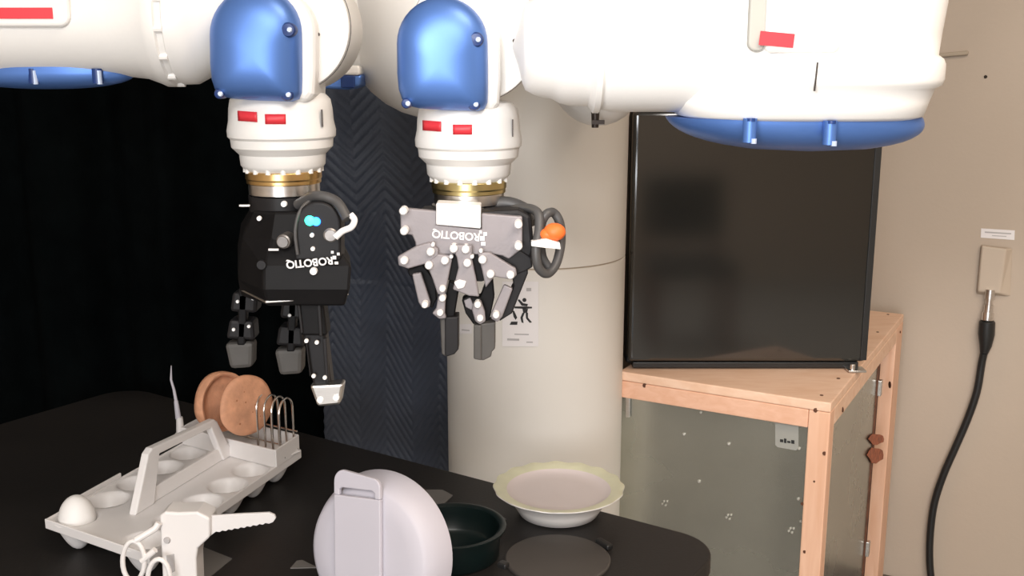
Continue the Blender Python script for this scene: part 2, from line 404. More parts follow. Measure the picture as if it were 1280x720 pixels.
# ---- forearms and wrists
def wrist(dx, dz, brassm, labels, side):
    def Q(px, py, Y=YW): return at(px + dx, py + dz, Y)
    C = Q(354, 200)
    def H(py): return Q(354, py).z - C.z
    def r(px): return px/S
    root = MB().lathe([(r(45), H(212.5)), (r(49), H(209)), (r(52), H(205)), (r(53), H(192)), (r(57), H(188)), (r(62), H(183)), (r(63), H(173)), (r(66), H(170)),
                (r(66.5), H(162)), (r(64), H(150)), (r(63), H(135)), (r(61), H(124)), (r(54), H(116)), (r(40), H(113)), (0, H(113))], C, 'Z', 64).build('wrist_housing', ROBOT, rb)
    # bolt ring
    bolt0 = None
    for k in range(16):
        a = 2*math.pi*(k+0.5)/16; p = C + Vector((r(46)*math.cos(a), r(46)*math.sin(a), H(211)))
        if bolt0 is None:
            bolt0 = MB().lathe([(0, -0.003), (0.0032, -0.003), (0.0032, 0.004), (0, 0.004)], p, 'Z', 10).build('flange_bolt', ROBOT, root, origin=p)
        else: inst(bolt0, p, root)
    MB().lathe([(r(42), H(212)), (r(47), H(213)), (r(47), H(222)), (r(46), H(223)), (r(46), H(228)), (r(42), H(229))], C, 'Z', 64).build('adapter_ring', brassm, root, bevel=0.0006, label='brass coloured adapter ring')
    MB().lathe([(r(40), H(227)), (r(44), H(228)), (r(44), H(241)), (r(41), H(243)), (0, H(243))], C, 'Z', 64).build('flange', STEEL, root, label='polished steel flange')
    # fork body carrying the cover
    y0, y1 = YW - 0.052, YW + 0.03
    body = []
    for k in range(25):
        a = R(180*k/24); q = Q(333 + 61*math.cos(a), 43 - 61*math.sin(a), y0); body.append((q.x, y0, q.z))
    for (px, py) in ((271, 90), (274, 110), (290, 126), (384, 130), (392, 118), (394, 90)):
        q = Q(px, py, y0); body.append((q.x, y0, q.z))
    arm = MB().prism(body, (0, y1-y0, 0)).build('wrist_arm', ROBOT, rb, bevel=0.010, seg=4)
    # drum with its axis towards the viewer
    dc = Q(362, 34)
    MB().lathe([(0, -0.028), (r(73), -0.028), (r(76.5), -0.0265), (r(77.5), -0.023), (r(77.5), 0.075), (r(70), 0.09), (0, 0.09)], Vector((dc.x, YW, dc.z)), 'Y', 72).build('joint_drum', ROBOT, rb, angle=50)
    MB().lathe([(r(77), -0.0205), (r(78.1), -0.0205), (r(78.1), -0.018), (r(77), -0.018)], Vector((dc.x, YW, dc.z)), 'Y', 72).build('drum_seam', DARKSCREW, rb)
    for (px, py, rr) in (((397, 43, 1.6) if side == 'left' else (411, 39, 1.6)),):
        q = Q(px, py, YW - 0.031)
        MB().lathe([(0, -0.003), (rr/S*1.5, -0.003), (rr/S*1.5, 0.004), (0, 0.004)], q, 'Y', 12).build('plug_hole', DARKSCREW, rb)
    # slot plate on the right shoulder of the housing
    q = Q(405, 146)
    MB().box(Vector((q.x + 0.0035, YW - 0.032, q.z)), (0.0014, 0.004, 0.019)).build('slot', DARKSCREW, root)
    # blue cover
    out = []; N = 40
    for k in range(21):
        a = R(180*k/20); out.append((321 + 56.5*math.cos(a), 42 - 58*math.sin(a)))
    for (px, py) in ((264.8, 60), (265, 80), (267, 100), (271, 112), (278, 120), (292, 123.5), (310, 125), (330, 126), (350, 126.5), (366, 127), (374, 124), (377.5, 116), (378, 100), (378, 80), (377.8, 60)):
        out.append((px, py))
    loop = [Q(px, py, y0) for px, py in out]
    ctr = Q(321, 70, y0)
    cov = MB().dome(loop, ctr, (0, -1, 0), 0.034, p=2.6, rings=12, back=0.006).build('wrist_cover', BLUE, arm, angle=70, label='glossy blue plastic cover')
    for (px, py, pr) in ((364, 38, 8.5), (361, 118, 7.5), (277, 117, 6)):
        q = Q(px, py, y0 - 0.010)
        MB().lathe([(0, -0.0125), (pr/S*0.8, -0.0115), (pr/S, -0.009), (pr/S, 0.008), (0, 0.008)], q + Vector((0, -0.006, 0)) if py < 60 else q, 'Y', 24).build('screw_pocket', BLUE_D, cov)
        MB().lathe([(0, -0.014), (0.0018, -0.014), (0.0029, -0.013), (0.0029, -0.006), (0, -0.006)], q + Vector((0.002, -0.006 if py < 60 else 0, 0)), 'Y', 14).build('screw', BLUE_L, cov)
    # red labels wrapped on the housing
    for (pa, pb, yy) in labels:
        vs = []; fs = []; n = 8
        for k in range(n+1):
            rad = r(64.8); px = pa + (pb-pa)*k/n; X = (px-354)/S; Yc = -0.05
            for _ in range(4):
                X = Q(px, 145, YW + Yc).x - C.x; Yc = -math.sqrt(max(rad*rad - X*X, 0)) - 0.0004
            tilt = 0.0 if px > 330 else (330-px)*-0.07
            for py in (yy-6.3, yy+6.3):
                vs.append((C.x + X, C.y + Yc, Q(354, py + tilt, YW + Yc).z))
        for k in range(n): fs.append((2*k, 2*k+1, 2*k+3, 2*k+2))
        MB().add(vs, fs, True).build('warning_label', RED, root, solid=0.0006, label='small red label')
    return C, Q
# label heights allow for the curve of the housing towards the viewer
CL, QL = wrist(0, 0, BRASS, [(297, 321, 147), (331, 357, 149)], 'left')
CR_, QR = wrist(232, 12, BRASS2, [(296, 319, 147), (334, 358, 150)], 'right')

# ---- left forearm (axis left-right)
def px_r(v): return v/S
cz = at(200, 24, YW).z
def X(px, Y=YW): return at(px, 24, Y).x
prof = [(0, X(-330)), (0.07, X(-330)), (0.088, X(-300)), (0.09, X(-200)), (0.075, X(-120)), (0.066, X(-60)), (0.063, X(20)), (0.0625, X(90)), (0.063, X(150)),
        (0.066, X(180)), (0.072, X(198)), (0.0745, X(204)), (0.0745, X(214)), (0.071, X(216)), (0.070, X(222)), (0.072, X(224)), (0.0715, X(240)),
        (0.066, X(252)), (0.060, X(262)), (0.052, X(285)), (0.03, X(300)), (0, X(300))]
fa = MB().lathe(prof, (0, YW + 0.01, cz), 'X', 64).build('forearm', ROBOT, rb, angle=50)
bolt0 = None
for k in range(14):
    a = 2*math.pi*(k+0.4)/14
    p = Vector((X(219), YW + 0.01 + 0.0705*math.cos(a), cz + 0.0705*math.sin(a)))
    if bolt0 is None: bolt0 = MB().lathe([(0, -0.0045), (0.0042, -0.0045), (0.0042, 0.0045), (0, 0.0045)], p, 'X', 10).build('ring_bolt', ROBOT, fa, origin=p)
    else: inst(bolt0, p, fa)
# raised pad with red strip
pz = at(0, 22, YW - 0.055).z
z0 = at(0, 34, YW-0.055).z; x1 = at(88, 20, YW-0.055).x
pts = rrect(X(-120), x1, z0, cz + 0.07, 0.012)
pad = MB().prism([(x, YW - 0.058, z) for x, z in pts], (0, 0.04, 0)).build('raised_pad', ROBOT, fa, bevel=0.004, seg=3)
zt = at(0, 16.5, YW-0.058).z; xr = at(66, 16, YW-0.058).x; xl = at(-14, 16, YW-0.058).x
MB().box(((xl+xr)/2, YW - 0.0585, zt), (xr-xl, 0.001, 0.0115)).build('warning_label', RED, fa, label='long red label strip')
# blue cover underneath
x0c, x1c = X(-60), X(162)
out = []
for k in range(48):
    a = 2*math.pi*k/48; out.append(((x0c+x1c)/2 + (x1c-x0c)/2*math.copysign(abs(math.cos(a))**0.8, math.cos(a)), YW + 0.005 + 0.030*math.sin(a), cz - 0.059))
eb = MB().dome(out, ((x0c+x1c)/2, YW + 0.005, cz - 0.059), (0, 0, -1), 0.018, p=2.2, rings=8, back=0.01).build('elbow_cover', BLUE, fa, angle=70, label='blue plastic cover under the forearm')
for px in (42, 122):
    p = at(px, 95, YW - 0.020)
    MB().lathe([(0, -0.008), (0.0058, -0.008), (0.0058, 0.008), (0, 0.008)], p, 'Z', 14).build('screw_pocket', BLUE_D, eb)
    MB().lathe([(0, -0.009), (0.0028, -0.009), (0.0028, 0.006), (0, 0.006)], p + Vector((0.003, -0.003, 0)), 'Z', 10).build('screw', BLUE_L, eb)
# left arm goes on out of the picture: elbow and upper arm back to the shoulder
lx = X(-330) + 0.05
MB().tube(spline([(lx, YW + 0.0, cz), (lx - 0.03, 1.42, cz + 0.10), (lx + 0.14, 1.62, cz + 0.16), (c3.x - 0.18, 1.60, c3.z)], 8), 0.07, 24).build('upper_arm', ROBOT, rb)

# ---- right forearm and elbow housing
YR = 1.13
def XR(px): return at(px, 60, YR).x
S2 = 1/(XR(101) - XR(100))
cz2 = at(700, 58, YR).z
prof = [(0, XR(640)), (0.02, XR(648)), (0.038, XR(653)), (0.046, XR(657)), (0.051, XR(668)), (0.054, XR(680)), (0.055, XR(690)), (0.060, XR(700)), (0.0625, XR(715)), (0.063, XR(736)), (0.0705, XR(743)), (0.0705, XR(750)), (0.067, XR(753)),
        (0.0665, XR(755)), (0.0675, XR(758)), (0.069, XR(768)), (0.069, XR(830)), (0.07, XR(900)), (0.07, XR(960)), (0, XR(960))]
fr = MB().lathe([(r_, x) for r_, x in prof], (0, YR + 0.015, cz2), 'X', 64).build('forearm', ROBOT, rb, angle=50)
# wider sleeve of the forearm between the end cap and the elbow
def egg(cxp, hw, z, dy, pw=2.6, n=48, sh=0):
    o = []
    for k in range(n):
        a = 2*math.pi*k/n; c_, s_ = math.cos(a), math.sin(a)
        o.append(Vector((cxp + sh + hw*math.copysign(abs(c_)**(2/pw), c_), YR + 0.02 + dy*math.copysign(abs(s_)**(2/pw), s_), z)))
    return o
def zr(py, Y=YR-0.07): return at(1000, py, Y).z
secs = []
for py, xl, xr_, dy in ((153, 866, 1150, 0.078), (148, 852, 1160, 0.086), (130, 845, 1165, 0.090), (112, 846, 1171, 0.091), (108, 845, 1178, 0.096), (100, 845, 1181, 0.097), (80, 845, 1181, 0.097), (73, 846, 1178, 0.096), (68, 850, 1172, 0.091), (40, 855, 1174, 0.091), (0, 860, 1178, 0.091), (-60, 866, 1178, 0.088), (-110, 880, 1165, 0.08)):
    xa, xb = at(xl, 70, YR).x, at(xr_, 70, YR).x
    secs.append(egg((xa+xb)/2, (xb-xa)/2, zr(py), dy))
el = MB().loft(secs, True, True).build('elbow_housing', ROBOT, rb, angle=60)
# blue bottom cover
xa, xb = at(838, 70, YR).x, at(1163, 70, YR).x
secs = []
for t in range(0, 11):
    u = t/10; k = math.sqrt(max(0, 1-u**2.4)); sag = 0.037
    xs0 = (xa+xb)/2 - 0.003; 
    secs.append(egg((xa+xb)/2, max((xb-xa)/2*(0.06+0.94*k), 0.004), zr(151) - sag*u, max(0.078*(0.1+0.9*k), 0.003), 2.3, 48, 0.02*u))
ebr = MB().loft(secs, True, True).build('elbow_cover', BLUE, el, angle=70, label='blue plastic cover under the elbow')
for px, py in ((937, 163), (1037, 166)):
    p = at(px, py, YR - 0.062)
    MB().lathe([(0, -0.012), (0.0066, -0.012), (0.0072, 0.012), (0, 0.012)], p, 'Z', 16).build('screw_boss', BLUE, ebr)
    MB().lathe([(0, -0.001), (0.003, -0.001), (0.003, 0.004), (0, 0.004)], p + Vector((0.0035, -0.005, -0.012)), 'Z', 10).build('screw', BLUE_L, ebr)
    MB().lathe([(0, -0.001), (0.0045, -0.001), (0.0045, 0.002), (0, 0.002)], p + Vector((0, -0.004, 0.0105)), 'Z', 12).build('screw_pocket', BLUE_D, ebr)
# grooved panel with the red label
g0, g1 = at(936, 60, YR-0.075), at(955, 60, YR-0.075)
pts = rrect(at(962, 60, YR-0.07).x - 0.006, at(1050, 60, YR-0.07).x, at(0, 66, YR-0.07).z, at(0, -80, YR-0.07).z, 0.008)
MB().prism([(x, YR - 0.0765, z) for x, z in pts], (0, 0.05, 0)).build('raised_pad', ROBOT, el, bevel=0.006, seg=3)
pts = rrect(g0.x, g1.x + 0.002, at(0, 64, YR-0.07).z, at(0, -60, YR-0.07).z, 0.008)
MB().prism([(x, YR - 0.0725, z) for x, z in pts], (0, 0.01, 0)).build('recess', mat('recess_shade_grey', (0.42, 0.41, 0.37), 0.6, noise_scale=9, noise_amt=0.05), el, bevel=0.002)  # robot paint turned grey here, the shade of the recess put into the colour
pl = at(973.5, 49, YR-0.085)
MB().box((pl.x, YR - 0.0772, pl.z), (0.034, 0.001, 0.0135), Matrix.Rotation(R(5), 3, 'Y')).build('warning_label', RED, el, label='small red label')
pl = at(1020, 96, YR-0.078)
MB().box((pl.x, YR - 0.0775, pl.z), (0.0012, 0.003, 0.028), Matrix.Rotation(R(3), 3, 'Y')).build('slot', DARKSCREW, el)
# rest of the right arm above the picture
MB().tube(spline([((secs[0][0].x)-0.14, YR + 0.02, zr(-100)), (0.36, 1.2, 1.78), (0.30, 1.5, 1.80), (0.16, 1.80, 1.74)], 8), 0.075, 24).build('upper_arm', ROBOT, rb)
# dark plugs on the shoulders
MB().lathe([(0, -0.004), (0.0045, -0.004), (0.0045, 0.01), (0, 0.01)], at(495, 28, 1.486), 'Y', 14).build('plug_hole', DARKSCREW, rb)

# ================================================================== LEFT GRIPPER
g = empty('three_finger_gripper', (CL.x, YW, QL(354, 262).z), 'black three-finger gripper with a green status light hanging from the left robot wrist', 'gripper')
zz = lambda py: QL(354, py).z
xx = lambda px: QL(px, 200).x
MB().lathe([(0, zz(243)), (0.041, zz(243)), (0.041, zz(262)), (0, zz(262))], (CL.x, YW, 0), 'Z', 40).build('coupling', BLACK2, g)
p = QL(355, 255, YW - 0.0425)
sb = MB().lathe([(0, -0.002), (0.0032, -0.002), (0.0036, 0.002), (0, 0.002)], p, 'Y', 14).build('screw', WHITEB, g, origin=p)
def sec(py, pts): return [Vector((QL(px, py, YW + dy*0.9).x, YW + dy, zz(py))) for px, dy in pts]
body = MB().loft([
    sec(258, [(318, -0.035), (345, -0.047), (396, -0.047), (398, -0.02), (398, 0.05), (318, 0.06)]),
    sec(290, [(304, -0.02), (340, -0.056), (414, -0.056), (418, -0.02), (414, 0.05), (300, 0.07)]),
    sec(318, [(300, -0.02), (330, -0.072), (440, -0.072), (438, -0.02), (430, 0.06), (296, 0.07)]),
    sec(345, [(298, -0.02), (330, -0.076), (438, -0.076), (436, -0.02), (426, 0.06), (296, 0.07)]),
    sec(366, [(302, -0.02), (336, -0.070), (432, -0.070), (430, -0.02), (420, 0.06), (300, 0.06)]),
]).build('palm', BLACK, g, bevel=0.003, seg=2)
# arched control panel
pts = []
for k in range(17):
    a = R(180*k/16); pts.append(QL(397 + 29*math.cos(a), 282 - 30*math.sin(a), YW - 0.071))
pts += [QL(368, 326, YW - 0.071), QL(426, 326, YW - 0.071)]
cp = MB().prism(pts, (0, 0.03, 0)).build('control_panel', BLACK2, g, bevel=0.003, seg=3)
for (px, py) in ((390, 294), (391, 311)):
    inst(sb, QL(px, py, YW - 0.073), g, scale=0.72)
p = QL(387, 276, YW - 0.072); MB().lathe([(0, -0.002), (0.005, -0.001), (0.006, 0.002), (0, 0.002)], p, 'Y', 16).build('status_light', LED, cp, label='glowing green status light')
p = QL(395, 277, YW - 0.072); MB().lathe([(0, -0.001), (0.0042, -0.001), (0.0052, 0.002), (0, 0.002)], p, 'Y', 16).build('status_light', LEDB, cp, label='glowing blue status light')
for (px, py) in ((358, 300), (414, 292)):
    p = QL(px, py, YW - 0.062)
    Mx = Matrix.Rotation(R(-6 if px < 400 else 6), 3, 'Z')
    cn = MB().lathe([(0, -0.014), (0.006, -0.014), (0.0062, -0.012), (0.0078, -0.011), (0.0084, -0.006), (0.0084, 0.008), (0, 0.008)], p, 'Y', 24, Mx).build('connector', mat('connector_nickel', (0.34, 0.32, 0.31), 0.42, metal=0.9, noise_scale=60, noise_amt=0.25), g, label='round knurled steel connector')
text_part('lettering', 'ROBOTIQ', 0.0116, QL(387, 328, YW - 0.0765), (-1, 0, -0.10), (0.10, 0, -1), WHITEINK, g, label='white lettering')
# small mark beside the lettering
mk = QL(418, 322, YW - 0.0765)
mb = MB()
for (dx, dz, w_, h_) in ((0, 0, .004, .004), (.0045, .004, .003, .003), (-.002, .006, .003, .003), (.002, -.006, .004, .003)):
    mb.box(mk + Vector((dx, 0, dz)), (w_, 0.0008, h_))
mb.build('logo_mark', WHITEINK, g)
inst(sb, QL(392, 339, YW - 0.078), g, scale=1.2)
p = QL(327, 331, YW - 0.076); MB().lathe([(0, -0.002), (0.005, -0.002), (0.005, 0.004), (0, 0.004)], p, 'Y', 14).build('bolt_hole', BLACK2, g)
inst(sb, QL(324, 273, YW - 0.045), g, scale=0.8)
MB().box(QL(306, 257, YW - 0.03), (0.013, 0.004, 0.003)).build('coupling_clip', STEEL, g, bevel=0.001)
MB().box(QL(342, 312, YW - 0.073), (0.011, 0.002, 0.0022)).build('panel_mark', WHITEINK, g)
MB().box(QL(350, 376, YW - 0.070), (0.033, 0.004, 0.003), Matrix.Rotation(R(-4), 3, 'Y')).build('edge_highlight', STEEL, g, bevel=0.001)  # bright strips stand in for highlights along the palm's lower edges
MB().prism([QL(302, 361, YW - 0.02), QL(302, 363, YW - 0.02), QL(332, 378, YW - 0.07), QL(332, 376, YW - 0.07)], (0, -0.002, 0)).build('edge_highlight', STEEL, g)
MB().box(QL(421, 369, YW - 0.071), (0.026, 0.003, 0.0022), Matrix.Rotation(R(-6), 3, 'Y')).build('edge_highlight', STEEL, g, bevel=0.0008)
# fingers
def finger_plate(mb, pts, Y, th):
    mb.prism([QL(px, py, Y) for px, py in pts], (0, th, 0))
f1 = MB(); finger_plate(f1, [(368, 366), (402, 366), (409, 420), (376, 420)], YW - 0.060, 0.028)
f1 = f1.build('finger', BLACK, g, bevel=0.003)
mb = MB(); finger_plate(mb, [(378, 416), (406, 416), (414, 482), (392, 484)], YW - 0.056, 0.024); mb.build('finger_link', BLACK2, f1, bevel=0.003)
for pts in ([(370, 372), (374, 371), (379, 416), (376, 418)], [(382, 430), (384, 430), (389, 470), (387, 471)], [(394, 352), (399, 352), (403, 420), (399, 421)], [(403, 424), (408, 423), (411, 478), (407, 479)]):
    mb = MB(); finger_plate(mb, pts, YW - 0.063, 0.006); mb.build('finger_rail', BLACK2, f1, bevel=0.001)
mb = MB(); finger_plate(mb, [(387, 482), (429, 480), (425, 506), (397, 509)], YW - 0.064, 0.022); tip = mb.build('fingertip', STEEL, f1, bevel=0.003, label='bare metal fingertip')
for px, py in ((400, 500), (420, 497)):
    p = QL(px, py, YW - 0.065); MB().lathe([(0, -0.001), (0.0035, -0.001), (0.0045, 0.003), (0, 0.003)], p, 'Y', 14).build('tip_screw', WHITEB, f1)
for (px, py, s_) in ((386, 358, .6), (395, 349, .6), (383, 426, .7), (396, 428, .7), (392, 470, .7), (406, 472, .7)):
    inst(sb, QL(px, py, YW - 0.064), g, scale=s_)
for (ox, ssz, Yf) in ((0, 1.0, YW + 0.02), (62, 0.95, YW + 0.03)):
    def B(pts): return [QL(ox + px, py + ox*0.13, Yf) for px, py in pts]
    r0 = MB().prism(B([(290, 366), (322, 366), (320, 392), (287, 390)]), (0, 0.03, 0)).build('finger', BLACK2, g, bevel=0.004)
    MB().prism(B([(286, 400), (316, 402), (318, 426), (282, 424)]), (0, 0.03, 0)).build('finger_link', BLACK2, r0, bevel=0.004)
    MB().prism(B([(280, 430), (316, 428), (315, 460), (287, 462)]), (0, 0.026, 0)).build('fingertip', PADG, r0, bevel=0.005)
    for (px, py) in ((297, 377), (316, 373), (292, 412), (311, 408)) if ox == 0 else ((300, 386 + 0),):
        inst(sb, QL(ox + px, py + ox*0.13, Yf - 0.003), g, scale=0.6)
    MB().prism(B([(298, 360), (310, 360), (306, 432), (296, 432)]), (0, 0.012, 0)).build('finger_rail', BLACK, r0, bevel=0.002)
# cable
cb = MB().tube(spline([QL(372, 318, YW-0.074), QL(369, 290, YW-0.074), QL(374, 266, YW-0.07), QL(386, 252, YW - 0.06), QL(402, 248, YW - 0.05)], 8), 0.0020, 12).build('cable', CABLE, g, label='grey sensor cable')
MB().tube(spline([QL(438, 268, YW-0.0745), QL(443, 275, YW - 0.076), QL(439, 284, YW - 0.08), QL(428, 289, YW - 0.083), QL(419, 297, YW - 0.085)], 6), 0.0036, 12).build('cable_sleeve', WHITEB, cb, label='white cable sleeve')
MB().tube(spline([QL(372, 256, YW-0.04), QL(395, 245, YW - 0.06), QL(420, 252, YW - 0.066), QL(434, 274, YW - 0.076)], 8), 0.0058, 12).build('cable', CABLE, g)

# ================================================================== RIGHT GRIPPER
YG = 1.13
g2 = empty('two_finger_gripper', (CR_.x, YW, at(585, 262, YW).z), 'grey two-finger gripper with white bolts and an orange cable plug on the right wrist', 'gripper')
def G(px, py, Y=YG): return at(px, py, Y)
def gp(name, pts, dY, th, m, parent=None, bevel=0.0015, label=None):
    return MB().prism([G(px, py, YG + dY) for px, py in pts], (0, th, 0)).build(name, m, parent or g2, bevel=bevel, label=label)
cp = QR(354, 243)
MB().lathe([(0, cp.z - 0.026), (0.041, cp.z - 0.026), (0.043, cp.z), (0, cp.z)], (CR_.x, YW, 0), 'Z', 40).build('coupling', STEEL, g2)
gp('coupling_block', [(545, 254), (601, 257), (601, 286), (545, 281)], -0.004, 0.03, WHITEB, label='white coupling block')
# dark body behind
gp('palm_body', [(520, 268), (648, 262), (664, 270), (668, 312), (662, 330), (640, 335), (630, 330), (540, 330), (520, 300)], 0.008, 0.075, BLACK2, bevel=0.004)
gp('front_plate', [(500, 260), (546, 264), (546, 281), (602, 287), (602, 267), (653, 271), (653, 311), (636, 324), (628, 320), (606, 316), (598, 332), (546, 330), (520, 312), (519, 303), (515, 294), (501, 292)], 0, 0.010, GREYP, label='grey painted front plate')
L = {}
L['a'] = gp('linkage_arm', [(497, 321), (520, 308), (537, 303), (548, 312), (548, 334), (538, 342), (532, 330), (510, 336), (498, 332)], -0.008, 0.008, GREYP)
L['b'] = gp('linkage_arm', [(515, 343), (526, 341), (538, 378), (537, 384), (528, 386), (523, 378)], -0.006, 0.008, GREYP)
L['c'] = gp('linkage_arm', [(533, 330), (547, 318), (566, 320), (560, 350), (556, 370), (547, 368), (541, 350)], -0.010, 0.008, GREYP)
L['d'] = gp('linkage_arm', [(563, 306), (590, 307), (590, 325), (595, 348), (599, 371), (586, 370), (566, 362), (573, 335), (571, 322)], -0.012, 0.008, GREYP)
L['e'] = gp('linkage_arm', [(597, 316), (612, 316), (645, 336), (646, 344), (640, 350), (618, 346), (607, 360), (603, 340)], -0.010, 0.008, GREYP)
L['f'] = gp('linkage_arm', [(630, 356), (641, 361), (628, 396), (622, 403), (614, 399), (614, 392)], -0.006, 0.008, GREYP)
L['g'] = gp('linkage_arm', [(548, 370), (557, 370), (556, 392), (558, 398), (549, 399), (540, 392), (545, 386)], -0.012, 0.008, GREYP)
L['h'] = gp('linkage_arm', [(592, 378), (601, 376), (606, 390), (607, 402), (600, 406), (594, 402), (590, 388)], -0.012, 0.008, GREYP)
gp('inner_link', [(556, 318), (606, 318), (608, 350), (602, 352), (560, 350)], -0.0035, 0.003, BLACK, bevel=0.0005)
# dark linkage bars behind the plates
gp('inner_link', [(509, 338), (528, 330), (545, 352), (546, 374), (540, 386), (531, 378), (522, 350), (512, 345)], 0.006, 0.018, BLACK)
gp('inner_link', [(561, 352), (574, 358), (568, 396), (556, 398), (557, 372)], 0.002, 0.02, BLACK)
gp('inner_link', [(577, 375), (586, 369), (600, 372), (606, 356), (616, 350), (618, 372), (612, 400), (606, 404), (592, 406), (582, 392)], 0.002, 0.02, BLACK)
gp('inner_link', [(640, 345), (660, 334), (660, 342), (640, 392), (624, 402), (632, 378), (642, 358)], 0.006, 0.03, BLACK2)
gp('inner_link', [(648, 312), (664, 322), (666, 334), (655, 340), (640, 345), (618, 330), (606, 320), (630, 318)], 0.004, 0.03, BLACK2)
gp('link_spacer', [(526, 356), (531, 356), (535, 370), (531, 371)], 0.002, 0.006, STEEL, bevel=0.0008)
gp('link_spacer', [(580, 376), (588, 372), (592, 382), (590, 388), (582, 384)], -0.002, 0.008, GREYP, bevel=0.001)
# finger pads
fp = gp('finger_pad', [(556, 397), (573, 396), (573, 437), (568, 443), (558, 446), (556, 444)], -0.006, 0.026, BLACK2)
gp('pad_face', [(550, 398), (558, 397), (558, 446), (552, 443)], -0.004, 0.02, PADG, fp)
fp = gp('finger_pad', [(600, 405), (619, 403), (619, 436), (615, 440), (614, 446), (604, 451), (600, 450)], -0.010, 0.03, PADG)
gp('pad_face', [(592, 406), (602, 407), (602, 451), (592, 449)], -0.013, 0.022, PADG, fp)
b0 = None
big = [(504, 264), (505, 289), (505, 326), (538, 315), (536, 332), (556, 326), (567, 311), (582, 312), (584, 329), (603, 325), (613, 343), (638, 344), (648, 281), (648, 308), (531, 381), (620, 394), (550, 391), (600, 398), (553, 373), (597, 381), (553, 361)]
for (px, py) in big:
    s_ = 1.0 if py < 350 else 0.86
    p = G(px, py, YG - 0.014)
    if b0 is None: b0 = MB().lathe([(0, -0.0035), (0.003, -0.0035), (0.0042, -0.002), (0.0045, 0.0), (0.0045, 0.014), (0, 0.014)], p, 'Y', 18).build('bolt', WHITEB, g2, origin=p)
    else: inst(b0, p, g2, scale=s_)
for (px, py) in ((541, 306), (564, 321), (590, 321), (601, 314)): inst(b0, G(px, py, YG - 0.012), g2, scale=0.48)
gp('link_stub', [(567, 353), (574, 350), (583, 352), (580, 360), (572, 362)], -0.015, 0.006, WHITEB, label='white link stub')
text_part('lettering', 'ROBOTIQ', 0.0118, G(570, 294, YG - 0.0008), (-1, 0, 0.075), (-0.075, 0, -1), WHITEINK, g2, label='white lettering')
mk = G(603, 298, YG - 0.0008); mb = MB()
for (dx, dz, w_, h_) in ((0, 0, .005, .005), (.003, .005, .004, .004), (-.002, .007, .003, .003), (.001, -.006, .005, .004)):
    mb.box(mk + Vector((dx, 0, dz)), (w_, 0.0012, h_))
mb.build('logo_mark', WHITEINK, g2)
# cable loop
lp = MB().tube(spline([G(640, 262, YG+0.04), G(658, 260, YG+0.03), G(672, 266, YG+0.01), G(674, 285, YG), G(670, 312, YG - 0.01), G(673, 334, YG-0.01), G(684, 342, YG), G(695, 330, YG+0.01), G(701, 305, YG+0.02), G(700, 280, YG+0.02), G(692, 266, YG+0.02), G(682, 269, YG + 0.012), G(676, 285, YG + 0.012), G(677, 318, YG + 0.01), G(685, 334, YG + 0.01)], 8), 0.0052, 12).build('cable_loop', CABLE, g2, label='grey coiled cable')
mb = MB(); ellipsoid(mb, G(693, 290, YG - 0.004), (0.0125, 0.011, 0.0100), 20, 10); ellipsoid(mb, G(685, 293, YG - 0.004), (0.0100, 0.009, 0.0070), 16, 8); mb.build('cable_tag', ORANGE, lp, label='orange cable plug')
MB().prism([G(664, 302, YG-0.018), G(683, 299, YG-0.018), G(700, 304, YG-0.014), G(701, 312, YG-0.014), G(684, 310, YG-0.018), G(664, 308, YG-0.018)], (0, 0.012, 0)).build('tape_band', WHITEB, lp, bevel=0.001, label='white tape band')
MB().tube(spline([G(600, 262, YG+0.05), G(630, 254, YG+0.055), G(655, 262, YG+0.05), G(668, 278, YG + 0.04)], 8), 0.008, 12).build('cable_sleeve', CABLE, g2)

# ================================================================== POSTER ON COLUMN
def on_col(px, py, off=0.0):
    d = ray(px, py); rad = 0.172 + off
    o = Vector((0 - cx, 0 - cy)); dd = Vector((d.x, d.y))
    A = dd.dot(dd); Bq = 2*o.dot(dd); Cq = o.dot(o) - rad*rad
    t = (-Bq - math.sqrt(max(Bq*Bq - 4*A*Cq, 0)))/(2*A)
    return Vector((d.x*t, d.y*t, CZ + d.z*t))
def col_patch(poly_px, off, nx=10):
    # rectangle patch x0,x1,y0,y1 following the column
    x0, x1, y0, y1 = poly_px; vs = []; fs = []
    for j in range(3):
        for i in range(nx+1): vs.append(on_col(x0 + (x1-x0)*i/nx, y0 + (y1-y0)*j/2, off))
    for j in range(2):
        for i in range(nx): a = j*(nx+1)+i; fs.append((a, a+1, a+nx+2, a+nx+1))
    return MB().add(vs, fs, True)
po = on_col(648, 432, 0.001)
ps = empty('warning_poster', (po.x, po.y, po.z), 'white paper notice with a black pictogram of a struck person, taped to the column', 'poster')
col_patch((628, 673, 352, 433), 0.0015).build('sheet', PAPER, ps)
def col_poly(pts, off=0.0022): return [on_col(px, py, off) for px, py in pts]
mb = MB()
def pg(pts): mb.add(col_poly(pts), [tuple(range(len(pts)))])
hc = (655.5, 375)
pg([(hc[0] + 2.6*math.cos(R(k*36)), hc[1] + 2.6*math.sin(R(k*36))) for k in range(10)])
pg([(647, 375), (649, 374), (654, 379), (660, 380), (659, 383), (652, 382)])
pg([(643, 383), (656, 383), (665, 383.5), (665, 385.5), (656, 386), (643, 385.5)])
pg([(653, 386), (660, 386), (659, 391), (654, 391)])
pg([(653, 391), (656, 391), (653.5, 397), (654.5, 404), (652, 403), (650.5, 397)])
pg([(657, 391), (660, 391), (660, 397), (665, 403), (662, 403.5), (657.5, 398)])
pg([(640, 387), (643, 389), (646.5, 397), (644.5, 400), (642, 396)])
pg([(639, 402), (647, 402), (646.5, 406), (637, 406)])
mb.build('pictogram', INK, ps, label='black pictogram')
mb = MB()
